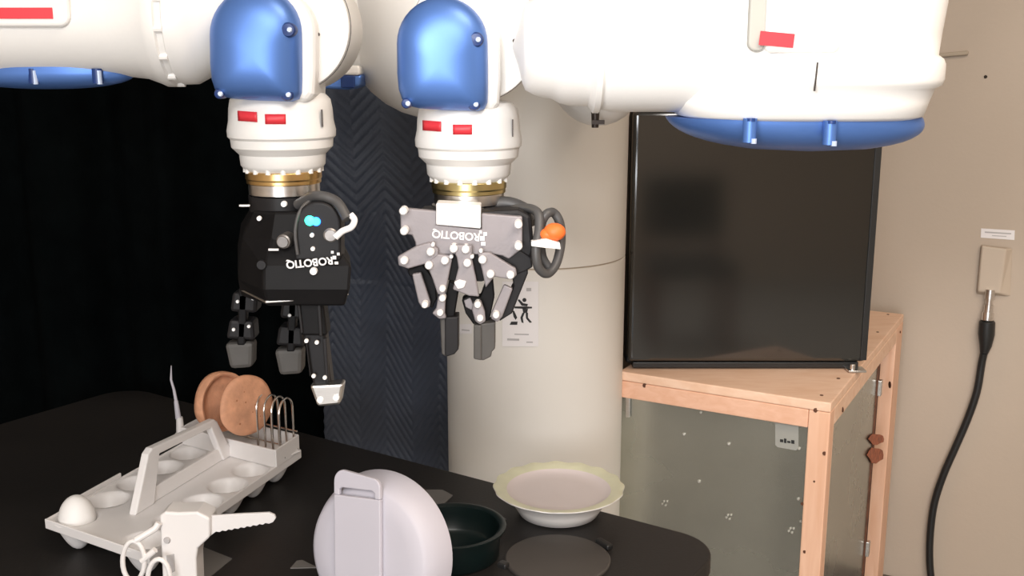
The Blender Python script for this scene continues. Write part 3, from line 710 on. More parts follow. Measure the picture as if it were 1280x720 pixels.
pg([(643, 417), (661, 417.5), (661, 419), (643, 418.5)]); pg([(634, 423), (649, 423.5), (649, 426), (634, 425.5)]); pg([(658, 427), (666, 427), (666, 428.5), (658, 428.5)]); pg([(658, 360), (664, 360), (664, 364), (658, 364)])
mb.build('print_lines', INKG, ps)
p = on_col(583, 413, 0.001)
n1 = empty('small_notice', p, 'pale paper slip on the column between the gripper fingers', 'notice')
col_patch((574, 590, 405, 417), 0.0015, 4).build('sheet', PAPER, n1)
mb = MB(); pg([(577, 411.5), (587, 412.5), (587, 414), (577, 413)]); mb.build('print_lines', INKG, n1)

# ================================================================== WOODEN STAND
SZ = 0.87
K = on(1039, 504, SZ); E1 = (on(781, 465, SZ) - K); E1.z = 0; E1.normalize()
E2 = Vector((-E1.y, E1.x, 0)); 
if E2.y < 0: E2 = -E2
Wd, Dp = 0.405, 0.775
st = empty('wooden_stand', (K.x + (E1*Wd + E2*Dp).x/2, K.y + (E1*Wd + E2*Dp).y/2, 0), 'pine frame stand with galvanised sheet panels carrying the black fridge', 'stand')
def SB(u0, u1, v0, v1, z0, z1):
    pts = [K + E1*u0 + E2*v0, K + E1*u1 + E2*v0, K + E1*u1 + E2*v1, K + E1*u0 + E2*v1]
    mb = MB(); mb.prism([Vector((p.x, p.y, z0)) for p in pts], (0, 0, z1-z0)); return mb
SB(0.0, Wd, 0.0, Dp, SZ-0.018, SZ).build('top_board', PINE_T, st, bevel=0.002)
T_ = SZ - 0.0185
# legs
for (u, v) in ((0.0, 0.0), (Wd-0.04, 0.0), (0.0, Dp-0.085), (Wd-0.04, Dp-0.085)):
    v_ = 0.0385 if (u > 0 and v == 0) else v
    SB(u, u+0.038, v_, v_+(0.038 if v == 0 else 0.085), 0, T_).build('leg', PINE_V, st, bevel=0.002)
SB(0.0385, Wd, 0.0, 0.038, T_-0.034, T_).build('rail', PINE_H, st, bevel=0.002)
SB(0.0, 0.038, 0.0385, Dp-0.0855, T_-0.034, T_).build('rail', PINE_T, st, bevel=0.002)
SB(Wd-0.04, Wd-0.002, 0.077, Dp-0.0855, T_-0.034, T_).build('rail', PINE_T, st, bevel=0.002)
SB(0.0385, Wd-0.0405, Dp-0.04, Dp-0.002, T_-0.034, T_).build('rail', PINE_H, st, bevel=0.002)
SB(0.0385, Wd, 0.0, 0.038, 0.02, 0.06).build('rail', PINE_H, st, bevel=0.002)
fpn = SB(0.0385, Wd, 0.012, 0.014, 0.06, T_-0.034).build('front_panel', GALV, st, label='dull galvanised sheet')
spn = SB(0.004, 0.007, 0.045, 0.50, 0.03, T_-0.036).build('side_door', GALV, st, label='galvanised side door')
SB(0.001, 0.004, 0.485, 0.50, 0.03, T_-0.036).build('door_edge', KNOT, spn)
for z in (0.78, 0.40):
    SB(-0.006, 0.004, 0.488, 0.503, z-0.035, z).build('hinge', STEEL, spn, bevel=0.001)
# hinge seen at the left end of the front panel, paper slip, rivets
def SP(u, v, z): q = K + E1*u + E2*v; return Vector((q.x, q.y, z))
def on_front(px, py, v=0.012):
    d = ray(px, py); n = E2; p0 = K + E2*v - Vector((0, 0, CZ)); p0.z = 0; n_ = Vector((n.x, n.y, 0))
    t = p0.dot(n_)/Vector((d.x, d.y, 0)).dot(n_)
    return Vector((d.x*t, d.y*t, CZ + d.z*t))
def fq(x0, x1, y0, y1, off, th, name, m, parent, bevel=0.0, label=None):
    A = on_front(x0, y0, off); B2 = on_front(x1, y0, off)
    C2 = on_front(x1, y1, off); D2 = on_front(x0, y1, off)
    return MB().prism([A, B2, C2, D2], E2*th).build(name, m, parent, bevel=bevel, label=label)
MB().prism([on_front(x, y, 0.0105) for x, y in ((969, 527), (998, 530), (998, 561), (995, 563), (972, 559), (969, 556))], E2*0.0012).build('paper_slip', mat('translucent_tape', (0.34, 0.34, 0.31), 0.5, noise_scale=9, noise_amt=0.05), st, label='pale slip with a smudged stamp')
mb = MB()
for (x, y, w_, h_) in ((975, 549, 4, 4), (980, 548, 3, 6), (984, 551, 4, 3), (989, 550, 4, 5)):
    mb.prism([on_front(x, y, 0.0100), on_front(x+w_, y+0.5, 0.0100), on_front(x+w_, y+h_, 0.0100), on_front(x, y+h_-0.5, 0.0100)], E2*0.0004)
mb.build('stamp_print', INK, st)
fq(782, 787, 493, 522, 0.004, 0.006, 'hinge', STEEL, st, 0.001)
rv = None
for (px, py, s_) in ((855, 543, 1), (876, 516, .8), (911, 555, 1.1), (874, 602, 1.1), (999, 561, .9), (998, 624, .9), (1001, 652, .8)):
    p = on_front(px, py, 0.010)
    if rv is None: rv = MB().lathe([(0, -0.002), (0.0018, -0.0016), (0.0029, 0.0), (0.0029, 0.003), (0, 0.003)], p, 'Y', 12).build('rivet', mat('zinc_rivet', (0.55, 0.54, 0.5), 0.4, metal=0.5, noise_scale=9, noise_amt=0.05), fpn, origin=p)
    else: inst(rv, p, fpn, scale=s_)
for (px, py) in ((831, 629), (911, 646), (989, 663)):
    for k, (dx, dy) in enumerate(((-3, 1), (1, 3), (3, -2), (-1, -2))):
        inst(rv, on_front(px+dx, py+dy, 0.010), fpn, scale=0.75)
# knots and screw holes
for (px, py, r_) in ((806, 482, .0042), (1020, 513, .0042), (1031, 567, .0038), (1003, 630, .003), (1006, 690, .003), (1018, 602, .002)):
    p = on_front(px, py, -0.0004); MB().lathe([(0, -0.0004), (r_, -0.0002), (r_, 0.002), (0, 0.002)], p, 'Y', 12).build('screw_hole', KNOT, st)
for (px, py, r_) in ((1027, 494, .0032), (1048, 473, .0035), (1097, 415, .003), (1110, 393, .003)):
    p = on(px, py, SZ + 0.0004); MB().lathe([(0, 0.0005), (r_, 0.0004), (r_, -0.001), (0, -0.001)], p, 'Z', 12).build('screw_hole', KNOT, st)
# knot on rear leg (right side face)
def on_side(px, py, u=0.0):
    d = ray(px, py); n = Vector((E1.x, E1.y, 0)); p0 = K + E1*u; p0 = Vector((p0.x, p0.y, 0))
    t = p0.dot(n)/Vector((d.x, d.y, 0)).dot(n)
    return Vector((d.x*t, d.y*t, CZ + d.z*t))
for (kx, ky, rx, ry) in ((1096, 549, 9, 7), (1095, 569, 9.5, 10)):
    MB().prism([on_side(kx + rx*math.cos(R(k*30)) * (1 + 0.12*math.sin(k*2.3)), ky + ry*math.sin(R(k*30)) * (1 + 0.15*math.cos(k*1.7)), -0.0006) for k in range(12)], E1*0.0015).build('knot', mat('red_wood_knot', (0.36, 0.10, 0.045), 0.6, noise_scale=90, noise_amt=0.5), st)
for (px, py, r_) in ((1112, 481, .008), (1053, 512, .005), (1125, 415, .003)):
    p = on_side(px, py, -0.0004); MB().lathe([(0, -0.0004), (r_, -0.0002), (r_, 0.001), (0, 0.001)], p, 'X', 12).build('screw_hole', KNOT, st)

# ================================================================== FRIDGE
FY = 1.945; fz0 = SZ + 0.003; fz1 = at(795, 139, FY).z
fx1 = at(1083, 455, FY).x; fx0 = 0.226
fg = empty('mini_fridge', ((fx0+fx1)/2, FY + 0.2, SZ), 'glossy black cube mini fridge standing on the pine stand', 'fridge')
MB().box(((fx0+fx1)/2, FY + 0.045 + 0.17, (fz0+fz1)/2), (fx1-fx0, 0.34, fz1-fz0)).build('cabinet', FRIDGE2, fg, bevel=0.006, seg=3)
dr = MB().box(((fx0+fx1)/2, FY + 0.022, (fz0+fz1)/2 + 0.008), (fx1-fx0, 0.040, fz1-fz0-0.016)).build('door', FRIDGE, fg, bevel=0.008, seg=4)
MB().box(((fx0+fx1)/2, FY + 0.044, (fz0+fz1)/2), (fx1-fx0-0.012, 0.006, fz1-fz0-0.02)).build('gasket', FRIDGE2, dr)
MB().box((fx1 - 0.0065, FY + 0.0005, (fz0+fz1)/2 + 0.008), (0.012, 0.003, fz1-fz0-0.024)).build('door_trim', FRIDGE2, dr, bevel=0.001, label='matt black edge strip')
MB().box(((fx0+fx1)/2, FY + 0.03, fz0 + 0.006), (fx1-fx0-0.02, 0.03, 0.012)).build('plinth', FRIDGE2, fg, bevel=0.002)
p = Vector((fx1 - 0.02, FY + 0.012, fz0 + 0.004))
MB().box(p + Vector((0, -0.010, -0.003)), (0.034, 0.03, 0.004)).lathe([(0, -0.012), (0.005, -0.012), (0.005, 0.002), (0, 0.002)], p + Vector((-0.008, -0.016, 0.008)), 'Z', 14).build('hinge', STEEL, fg, bevel=0.0008, label='small steel bottom hinge')
for x in (fx0+0.03, fx1-0.03):
    for y in (FY+0.06, FY+0.35):
        MB().lathe([(0, SZ), (0.014, SZ), (0.014, fz0+0.002), (0, fz0+0.002)], (x, y, 0), 'Z', 16).build('foot', FRIDGE2, fg)

# ================================================================== TABLE
TZ = 0.75
Kt = on(893, 676, TZ); U = (on(560, 588, TZ) - on(800, 651, TZ)); U.z = 0; U.normalize(); V = Vector((U.y, -U.x, 0))
if V.y > 0: V = -V
Kt = on(800, 651, TZ) - U*0.145
tb = empty('work_table', tuple(Kt + U*0.71 + V*0.42 - Vector((0, 0, TZ))), 'charcoal table with rounded corners carrying the kitchen props', 'table')
pts = [Kt + U*a_ + V*b_ for a_, b_ in rrect(0, 1.42, 0, 0.85, 0.075, 10)]
MB().prism([Vector((p.x, p.y, TZ-0.028)) for p in pts], (0, 0, 0.028)).build('tabletop', TABLE, tb, bevel=0.003)
for a_, b_ in ((0.1, 0.1), (1.32, 0.1), (0.1, 0.75), (1.32, 0.75)):
    p = Kt + U*a_ + V*b_
    MB().tube([(p.x, p.y, 0), (p.x, p.y, TZ-0.028)], 0.02, 16).build('leg', FRIDGE2, tb)

# ================================================================== EGG TRAY
TL = on(58, 651, 0.80); Vv = Vector((0.188, -0.112, 0)); Uu = Vector((0.128, 0.395, 0))
def T(a_, b_, z=0.80): return Vector((TL.x + Vv.x*a_ + Uu.x*b_, TL.y + Vv.y*a_ + Uu.y*b_, z))
tr = empty('egg_tray', tuple(T(0.5, 0.5, TZ)), 'white plastic egg tray with a carrying handle at the left of the table', 'tray')
NX, NY = 60, 130; vs = []; fs = []
cups = [(a_, 0.074 + 0.166*k) for a_ in (0.165, 0.835) for k in range(6)]
for j in range(NY+1):
    for i in range(NX+1):
        a_, b_ = i/NX, j/NY; z = 0.80; p = T(a_, b_)
        for ca, cb_ in cups:
            q = T(ca, cb_); d_ = (p-q).length; Rr = 0.0305
            if d_ < Rr: z = min(z, 0.80 - 0.046*(1 - (d_/Rr)**2)**1.2)
        vs.append((p.x, p.y, z))
for j in range(NY):
    for i in range(NX): a0 = j*(NX+1)+i; fs.append((a0, a0+1, a0+NX+2, a0+NX+1))
MB().add(vs, fs, True).build('tray_plate', WHITEP, tr, solid=0.0025, angle=60)
def wallbar(a0, b0, a1, b1, z0, z1, th, name='rim', parent=None):
    p, q = T(a0, b0), T(a1, b1); d = (q-p).normalized(); n = Vector((-d.y, d.x, 0))*th/2
    return MB().prism([Vector((*(p-n)[:2], z0)), Vector((*(q-n)[:2], z0)), Vector((*(q+n)[:2], z0)), Vector((*(p+n)[:2], z0))], (0, 0, z1-z0)).build(name, WHITEP, parent or tr, bevel=0.0012)
wallbar(-0.01, 0, 1.01, 0, 0.788, 0.8030, 0.003); wallbar(1, 0, 1, 1, 0.788, 0.8030, 0.003)
wallbar(0, 0, 0, 1, 0.788, 0.8030, 0.003); wallbar(0, 1, 1, 1, 0.788, 0.8030, 0.003)
wallbar(0.0, 0.12, 0.0, 0.40, 0.8031, 0.811, 0.003, 'raised_rim')
# handle frame: in the plane a=0.5
def hp(b_, z, a_=0.5): return T(a_, b_, z)
nvec = Vector((Uu.y, -Uu.x, 0)).normalized()*0.013
hb = []
outer = [(0.19, 0.80), (0.285, 0.882), (0.31, 0.888), (0.70, 0.880), (0.72, 0.874), (0.82, 0.80)]
inner = [(0.75, 0.80), (0.675, 0.868), (0.35, 0.873), (0.30, 0.80)]
MB().prism([hp(b_, z) - nvec*0.5 for b_, z in outer + inner], nvec).build('handle', WHITEP, tr, bevel=0.0025, seg=3, label='white carrying handle')
wallbar(0.5, 0.24, 0.5, 0.78, 0.8005, 0.824, 0.006, 'handle_base')
# raised compartment at the far end
ba, bb = 0.80, 0.985
for q in ((0.0, ba, 1.0, ba), (1.0, ba, 1.0, bb), (0.0, bb, 1.0, bb), (0.0, ba, 0.0, bb)):
    wallbar(*q, 0.8005, 0.832, 0.004, 'compartment_wall')
wallbar(0.0, (ba+bb)/2, 1.0, (ba+bb)/2, 0.8035, 0.807, 0.066, 'compartment_floor')
# egg
e = T(cups[0][0], cups[0][1], 0.7675 - 0.001); prof = []
for k in range(25):
    t = 0.5 - 0.5*math.cos(math.pi*k/24); h = t*0.068; rr = 0.0260*math.sqrt(max(0, 1 - (2*t-1)**2))*(1 - 0.07*(2*t-1))
    prof.append((rr, h))
MB().lathe(prof, e + Vector((0, 0, 0.0005)), 'Z', 32).build('egg', EGGM, cat='egg', label='white egg sitting in the left corner cup of the tray')

# biscuits (normal along v)
nv = Vector((0.84, -0.54, 0.06)).normalized()
def disc(c, n, prof, name, m, parent=None, lump=0.0, **kw):
    M = n.to_track_quat('Z', 'Y').to_matrix()
    mb = MB().lathe(prof, (0, 0, 0), 'Z', 56, M)
    for v in mb.v:
        v += n*lump*noise.noise(v*40) + v.normalized()*lump*1.5*noise.noise(v*25 + Vector((3, 3, 3)))
    mb.v = [v + c for v in mb.v]
    return mb.build(name, m, parent, angle=70, **kw)
c1 = at(276, 501, 1.70); c2b = at(308, 506, 1.675)
RB = 0.0525
b1 = disc(c1, nv, [(0, -0.012), (RB*0.8, -0.012), (RB*0.96, -0.008), (RB, 0.0), (RB, 0.008), (RB*0.97, 0.012), (RB*0.88, 0.0115), (RB*0.84, 0.006), (RB*0.82, 0.002), (RB*0.6, 0.001), (0, 0.002)], 'round_biscuit', BISC, lump=0.0015,
          cat='biscuit', label='tan round biscuit shell with a raised rim, left and further back in the rack', group='round biscuits in the rack')
n2 = Vector((0.76, -0.63, 0.10)).normalized()
b2 = disc(c2b, n2, [(0, -0.004), (RB*0.85, -0.005), (RB*0.98, -0.002), (RB, 0.001), (RB*0.97, 0.004), (RB*0.85, 0.0065), (RB*0.5, 0.0075), (0, 0.0078)], 'round_biscuit', BISC, lump=0.0016,
          cat='biscuit', label='flat tan round biscuit with dimples in front of the rimmed one', group='round biscuits in the rack')
# docking marks
Mq = n2.to_track_quat('Z', 'Y').to_matrix()
for (x, y) in ((296, 501), (307, 503), (319, 506), (300, 530), (316, 515), (305, 490), (325, 520)):
    d = ray(x, y); pc = c2b + n2*0.0072
    t = (pc - Vector((0, 0, CZ))).dot(n2)/d.dot(n2); p = Vector((0, 0, CZ)) + d*t
    MB().lathe([(0, 0.0007), (0.0016, 0.0005), (0.002, -0.001), (0, -0.001)], p, 'Z', 10, Mq).build('docking_dimple', BISC_IN, b2)
# wire rack
rk = empty('toast_rack', tuple(T(0.75, 0.9, 0.80)), 'small chrome wire rack standing in the end compartment of the egg tray', 'rack')
vd = Vv.normalized(); ud = Uu.normalized()
def arch(c, hw, h, r_=0.0016):
    pts = [c - ud*hw]
    for k in range(13):
        a_ = R(180 - 180*k/12); pts.append(c + ud*hw*math.cos(a_) + Vector((0, 0, h - hw + hw*math.sin(a_))))
    pts.append(c + ud*hw); return pts
rc = T(1.0, 0.915, 0.8085) + Vector((0.002, 0, 0))
for k in range(4):
    MB().tube(arch(rc - vd*(0.008 + 0.017*k), 0.022, 0.096), 0.0019, 8).build('wire_loop', CHROME, rk)
for sgn in (-1, 1):
    MB().tube([rc - vd*0.15 + ud*0.022*sgn, rc - vd*0.0 + ud*0.022*sgn], 0.0018, 8).build('base_wire', CHROME, rk)
MB().tube([rc - vd*0.07 + ud*0.022 + Vector((0, 0, 0.032)), rc - vd*0.0 + ud*0.022 + Vector((0, 0, 0.032))], 0.0016, 8).build('cross_wire', CHROME, rk)

# slender white brush behind tray
bp_ = at(226, 545, 1.90); bt = at(214, 457, 1.90)
br = empty('slender_brush', (bp_.x, 1.90, TZ), 'slender white brush standing upright behind the egg tray', 'brush')
bz = lambda t: Vector((bp_.x + (bt.x-bp_.x)*t, 1.90, bp_.z + (bt.z-bp_.z)*t))
MB().lathe([(0, TZ), (0.014, TZ), (0.013, TZ+0.006), (0.009, TZ + 0.012), (0.0085, bz(0).z), (0.0060, bz(0.27).z), (0, bz(0.27).z)], (bp_.x + 0.0, 1.90, 0), 'Z', 20).build('handle', WHITEP, br)
MB().tube([bz(0.25), bz(0.5)], [0.0055, 0.0042], 12).build('ferrule', LIDP, br)
MB().tube([bz(0.5), bz(0.66) + Vector((-0.001, 0, 0)), bz(0.8) + Vector((-0.004, 0, 0)), bz(1.0)], [0.0032, 0.0026, 0.0022, 0.0008], 10).build('tip', LIDP, br)

# ================================================================== SERRATED TOOL + SCISSORS
YT = 1.25
def A(px, py, Y=YT): q = at(px, py, YT); return Vector((q.x, Y, q.z))
tl = empty('serrated_cutter', (A(222, 700).x, YT, TZ), 'white plastic cutter with an upright grip and a serrated blade pointing right', 'cutter')
gr = [(199, 645), (206, 640), (222, 641), (246, 640), (262, 648), (262, 672), (247, 686), (245, 700)]
pts = [A(x, y) for x, y in gr]; pts += [Vector((A(243, 700).x, YT, TZ)), Vector((A(200, 700).x, YT, TZ))]
MB().prism(pts, (0, 0.035, 0)).build('grip', WHITEP, tl, bevel=0.003, seg=3)
bl = [(258, 649), (300, 646.5), (334, 645), (341, 648), (342.5, 652), (339, 657)]
n = 9
for k in range(n):
    x = 334 - k*(334-264)/n; y = 659 + k*(671-659)/n
    bl += [(x, y), (x - 4.5, y - 0.8)]
bl += [(258, 676)]
MB().prism([A(x, y, YT + 0.010) for x, y in bl], (0, 0.004, 0)).build('blade', WHITEP, tl, bevel=0.0006, label='white serrated blade')
p = A(209, 675, YT - 0.002)
MB().lathe([(0, -0.001), (0.0035, -0.001), (0.0045, 0.001), (0.0045, 0.003), (0, 0.003)], p, 'Y', 14).build('pivot_screw', INKG, tl)
MB().prism([A(208, 694, YT-0.001), A(218, 692, YT-0.001), A(219, 714, YT-0.001), A(210, 718, YT-0.001)], (0, 0.003, 0)).build('recess', INKG, tl, bevel=0.001)
sc_ = empty('scissors', (A(185, 740).x, YT - 0.02, TZ), 'white-handled scissors standing handles up against the serrated cutter', 'scissors')
def ring(cxp, cyp, rx, ry, Y, r_=0.0034):
    return [A(cxp + rx*math.cos(R(k*15)), cyp + ry*math.sin(R(k*15)), Y) for k in range(24)]
MB().tube(ring(171, 696, 13.5, 25, YT - 0.012), 0.0032, 10, True).build('finger_loop', WHITEP, sc_)
MB().tube(ring(205, 716, 14, 26, YT - 0.020), 0.0032, 10, True).build('finger_loop', WHITEP, sc_)
MB().tube([A(181, 696, YT-0.012), A(198, 682, YT - 0.012)], 0.0042, 10).build('shank', WHITEP, sc_)
MB().tube([A(174, 670, YT-0.012), A(196, 658, YT - 0.006), A(200, 652, YT-0.004)], 0.0045, 10).build('shank', WHITEP, sc_)
q = A(205, 742, YT-0.020)
MB().prism([q + Vector((-0.006, 0, 0)), q + Vector((0.006, 0, 0)), Vector((q.x + 0.002, YT - 0.02, TZ)), Vector((q.x - 0.004, YT-0.02, TZ))], (0, 0.002, 0)).build('blade', STEEL, sc_)
q = A(171, 721, YT-0.012)
MB().prism([q + Vector((-0.006, 0, 0)), q + Vector((0.006, 0, 0)), Vector((q.x + 0.012, YT - 0.012, TZ)), Vector((q.x + 0.006, YT-0.012, TZ))], (0, 0.002, 0)).build('blade', STEEL, sc_)

# flat cards
def card(pxs, label, th=0.0015, m=GCARD, name='grey_card'):
    return MB().prism([on(x, y, TZ) for x, y in pxs], (0, 0, th)).build(name, m, cat='card' if 'card' in name else 'wrapper', label=label, group='grey cards lying on the table' if 'card' in name else None)
card([(248, 686), (252, 684), (290, 699), (262, 722), (236, 735), (240, 690)], 'flat grey card on the table under the serrated blade')
card([(363, 711), (371, 702), (378, 701), (396, 710)], 'small grey card scrap on the table left of the lavender dish cover')
card([(520, 618), (532, 613), (553, 613), (566, 620), (544, 641), (532, 640)], 'grey card on the table behind the lavender dish cover')
card([(517, 614), (522, 611), (532, 615), (534, 624), (526, 628), (520, 622)], 'small dark brown wrapper scrap beside the grey card behind the dish cover', th=0.006, m=BISC_IN and mat('dark_wrapper', (0.05, 0.03, 0.025), 0.5, noise_scale=40, noise_amt=0.4), name='wrapper_scrap')

# ================================================================== LEANING LID
nL = Vector((-0.46, -0.86, 0.16)).normalized()
upL = Vector((-0.10, 0, 1)); e2 = (upL - nL*upL.dot(nL)).normalized(); e1 = e2.cross(nL)
LC = at(465, 692, 1.207)
ld = empty('dish_cover', (LC.x, LC.y + 0.03, TZ), 'large pale lavender plastic dish cover with a slotted strap handle, upright in the foreground', 'cover')
ML = nL.to_track_quat('Z', 'Y').to_matrix()
RL = 0.101
MB().lathe([(0, 0.012), (RL*0.6, 0.0118), (RL*0.80, 0.0105), (RL*0.86, 0.007), (RL*0.93, -0.006), (RL*0.99, -0.022), (RL*1.0, -0.028), (RL*0.975, -0.028), (RL*0.96, -0.022), (RL*0.90, -0.008), (RL*0.8, 0.005), (0, 0.007)], LC, 'Z', 80, ML).build('shell', LIDP, ld, angle=50)
def LP(a_, b_, h): return LC + e1*a_ + e2*b_ + nL*h
# strap: band with slot
xs = [(-0.044, 0.0), (0.022, 0.0)]
def strap(x0, x1, y0, y1, h0, h1): 
    return [LP(x0, y0, h0), LP(x1, y0, h0), LP(x1, y1, h0), LP(x0, y1, h0)], nL*(h1-h0)
sx0, sx1 = -0.044, 0.026
out = [(sx0, -0.10), (sx1, -0.10), (sx1, 0.088)]
for k in range(1, 8):
    a_ = R(90*k/8); out.append((sx1 - 0.012 + 0.012*math.cos(a_), 0.088 + 0.012*math.sin(a_)))
for k in range(0, 8):
    a_ = R(90 + 90*k/8); out.append((sx0 + 0.014 + 0.014*math.cos(a_), 0.090 + 0.016*math.sin(a_)))
out.append((sx0, 0.088))
slot = rrect(sx0 + 0.008, sx1 - 0.008, 0.074, 0.083, 0.0044, 5)
# build strap as bmesh with hole via bridging grid (top piece, sides, bottom)
mb = MB()
def slab(loop): mb.prism([LP(a_, b_, 0.013) for a_, b_ in loop], nL*0.0065)
bodyl = [(sx0, -0.10), (sx1, -0.10), (sx1, 0.074), (sx0, 0.074)]
n_out = [p for p in out if p[1] > 0.0735]
# ring: outer half loop above 0.074 minus slot
half = [(sx1, 0.074)] + [p for p in out[2:]] + [(sx0, 0.074)]
slab(bodyl)
sl_top = [(a_, b_) for a_, b_ in slot]
topcut = [(sx1-0.008, 0.074), (sx1-0.008, 0.081), (sx1-0.012, 0.084), (sx0+0.012, 0.084), (sx0+0.008, 0.081), (sx0+0.008, 0.074)]
slab(half + topcut[::-1])
mb.build('strap_handle', LIDP, ld, bevel=0.0015, seg=3, label='flat strap with a hand slot')

# ================================================================== POT
pc = on(566, 694, TZ); 
pt = empty('green_pot', (pc.x, pc.y, TZ), 'dark green round pot with a flared rim behind the dish cover', 'pot')
PH = 0.048; PR = 0.074
MB().lathe([(0, 0.0), (PR*0.86, 0.0), (PR*0.92, 0.004), (PR*0.96, PH-0.006), (PR*1.05, PH-0.004), (PR*1.06, PH), (PR*1.0, PH+0.001), (PR*0.92, PH-0.002), (PR*0.90, PH-0.012), (PR*0.87, 0.012), (PR*0.8, 0.006), (0, 0.006)], (pc.x, pc.y, TZ), 'Z', 72).build('pot_body', POT, pt, angle=50)
for (px, py) in ((627, 652), (629, 706)):
    p = on(px, py, TZ + PH - 0.006)
    MB().box(p, (0.014, 0.012, 0.008), Matrix.Rotation(R(30 if py < 670 else -30), 3, 'Z')).build('pot_lug', FRIDGE2, pt, bevel=0.002)

# grey disc with a small black knob
dc_ = on(697, 700, TZ); rd = (on(763, 700, TZ) - dc_).length
dd = empty('grey_round_mat', (dc_.x, dc_.y, TZ), 'flat dark grey round mat lying in front of the yellow-rimmed bowl', 'mat')
MB().lathe([(0, 0), (rd, 0), (rd, 0.003), (rd-0.002, 0.0045), (0, 0.0045)], (dc_.x, dc_.y, TZ), 'Z', 80).build('disc', MATG, dd)
p = on(755, 680, TZ + 0.006)
MB().box(p, (0.012, 0.030, 0.009), Matrix.Rotation(R(35), 3, 'Z')).build('clip', FRIDGE2, dd, bevel=0.003, seg=3, label='small black clip on its edge')

# bowl
bc = on(698, 641, TZ)
bw = empty('yellow_rim_bowl', (bc.x, bc.y, TZ), 'white bowl with a scalloped yellowish rim at the back edge of the table', 'bowl')
def scal(prof, origin, n=120, amp=0.0013, lobes=16):
    mb = MB(); vs = []; fs = []
    for r_, h, k in prof:
        for i in range(n):
            a_ = 2*math.pi*i/n; rr = r_ + k*amp*math.cos(lobes*a_)
            vs.append((origin[0] + rr*math.cos(a_), origin[1] + rr*math.sin(a_), origin[2] + h + k*0.0008*math.cos(lobes*a_)))
    for j in range(len(prof)-1):
        for i in range(n): fs.append((j*n+i, j*n+(i+1) % n, (j+1)*n+(i+1) % n, (j+1)*n+i))
    return mb.add(vs, fs, True)
BO = (bc.x, bc.y, TZ)
scal([(0.0, 0.0, 0), (0.055, 0.0, 0), (0.063, 0.003, 0), (0.072, 0.018, 0), (0.077, 0.034, 0), (0.084, 0.038, 0), (0.1015, 0.043, 1), (0.104, 0.045, 1), (0.1035, 0.0465, 1)], BO).build('bowl_body', BOWLM, bw, angle=60)
scal([(0.1035, 0.0465, 1), (0.100, 0.0465, 1), (0.090, 0.0445, 0), (0.083, 0.042, 0)], BO).build('rim', YELLOW, bw, angle=60, label='yellowish scalloped rim')
scal([(0.083, 0.042, 0), (0.078, 0.0385, 0), (0.070, 0.036, 0), (0.055, 0.035, 0), (0.0, 0.034, 0)], BO).build('bowl_inside', BOWLIN, bw, angle=60)

# ================================================================== WALL LABEL, OUTLET, CORD
pA, pB, pC, pD = [onwall(x, y, 0.0005) for x, y in ((1226.5, 285.5), (1268.5, 288), (1268, 300), (1226, 297))]
wl = empty('wall_label', tuple(pD), 'white label strip stuck on the wall above the outlet', 'label')
MB().prism([pA, pB, pC, pD], -NW*0.001).build('strip', PAPER, wl)
MB().prism([onwall(x, y, 0.0018) for x, y in ((1231, 289.3), (1264, 291.3), (1264, 293), (1231, 291))], -NW*0.0003).prism([onwall(x, y, 0.0018) for x, y in ((1240, 294), (1258, 295), (1258, 296), (1240, 295))], -NW*0.0003).build('print_lines', INKG, wl)
oc = onwall(1242, 340)
ot = empty('wall_outlet', (oc.x, oc.y, onwall(1242, 368).z), 'beige wall outlet box with the black cord plugged in below', 'outlet')
f0 = [(1227, 307), (1258, 311), (1249, 367), (1222, 364)]
bk = [(1226, 306), (1266, 310), (1264, 371), (1220, 368)]
MB().loft([[onwall(x, y, 0.0) for x, y in bk], [onwall(x, y, 0.022) for x, y in f0]]).build('housing', OUTLET, ot, bevel=0.004, seg=3)
def WQ(px, py, off_): return onwall(px, py, off_)
p0, p1 = WQ(1238, 362, 0.022), WQ(1234, 400, 0.026)
dv = (p1-p0)
MB().tube([p0, p0+dv*0.3], 0.011, 20).build('socket_collar', STEEL, ot)
MB().tube([p0+dv*0.3, p0+dv*0.5], 0.0075, 20).build('pin', STEEL, ot)
MB().tube([p0+dv*0.5, p0+dv*0.75], 0.010, 20).tube([p0+dv*0.75, p1], 0.0125, 20).build('socket_ring', STEEL, ot)
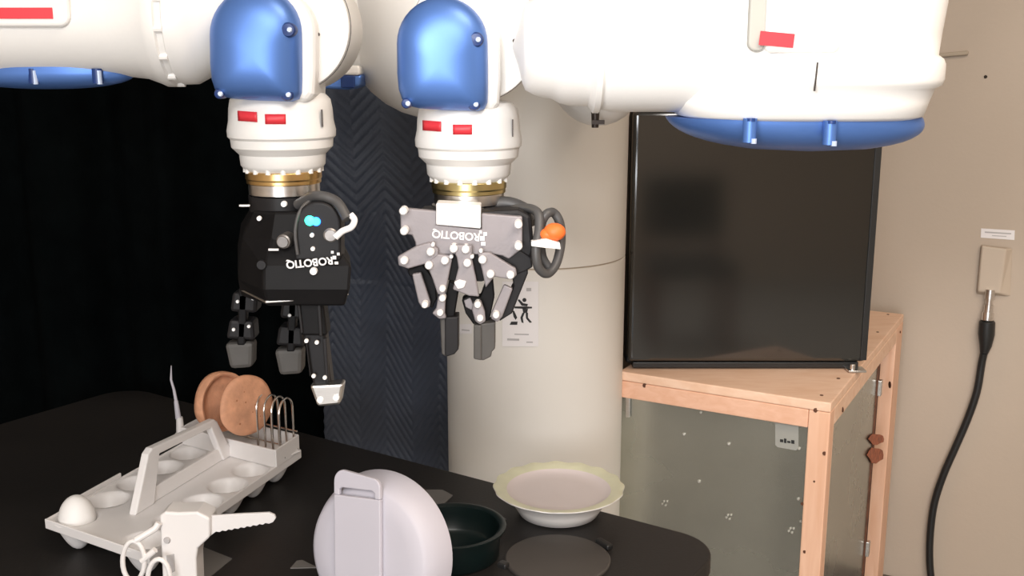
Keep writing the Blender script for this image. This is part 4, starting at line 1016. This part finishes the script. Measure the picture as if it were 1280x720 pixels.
pts = [WQ(1234, 401, 0.026), WQ(1233, 418, 0.026), WQ(1232, 432, 0.026), WQ(1230, 441, 0.026)]
cd = empty('power_cord', (onwall(1162, 720, 0.02).x, onwall(1162, 720, 0.02).y, 0), 'thick black power cord hanging from the outlet down the wall', 'cord')
MB().tube([pts[0], pts[0] + (pts[1]-pts[0])*0.1, pts[1], pts[2], pts[3]], [0.0155, 0.018, 0.0185, 0.014, 0.0095], 20).build('plug', FRIDGE2, cd, label='black round plug')
path = [pts[3]] + [WQ(x, y, 0.022) for x, y in ((1227, 455), (1221, 490), (1209, 525), (1194, 560), (1180, 592), (1169, 625), (1164, 655), (1162, 690), (1164, 722), (1172, 765))]
last = path[-1]; path += [Vector((last.x + 0.03, last.y - 0.05, 0.02)), Vector((last.x + 0.12, last.y - 0.15, 0.012))]
MB().tube(spline(path, 6), 0.0088, 14).build('cord', FRIDGE2, cd)

# ceiling lamp that houses the area light
cl = empty('ceiling_lamp', (0.9, 0.3, 2.82), 'square ceiling light panel above the picture', 'lamp')
MB().box((0.9, 0.3, 2.87), (1.04, 0.54, 0.06)).build('lamp_housing', CEILM, cl, bevel=0.004)
MB().box((0.9, 0.3, 2.835), (1.0, 0.5, 0.008)).build('diffuser', LAMPW, cl)

# chair added behind the viewer to give the fridge door a dark reflection
WOODB = mat('reddish_brown_wood', (0.20, 0.06, 0.035), 0.45, noise_scale=20, noise_amt=0.2)
ch = empty('reflection_chair', (0.92, -1.45, 0), 'unseen black chair with brown legs, added behind the viewer for the fridge door reflection', 'chair')
MB().box((0.92, -1.45, 0.44), (0.46, 0.44, 0.07)).build('seat', FRIDGE2, ch, bevel=0.02, seg=3)
MB().box((0.92, -1.66, 0.72), (0.44, 0.05, 0.34)).build('backrest', FRIDGE2, ch, bevel=0.02, seg=3)
for x in (0.73, 1.11):
    for y in (-1.27, -1.64):
        MB().box((x, y, 0.202 if y > -1.5 else 0.26), (0.04, 0.04, 0.403 if y > -1.5 else 0.52)).build('leg', WOODB, ch, bevel=0.006)
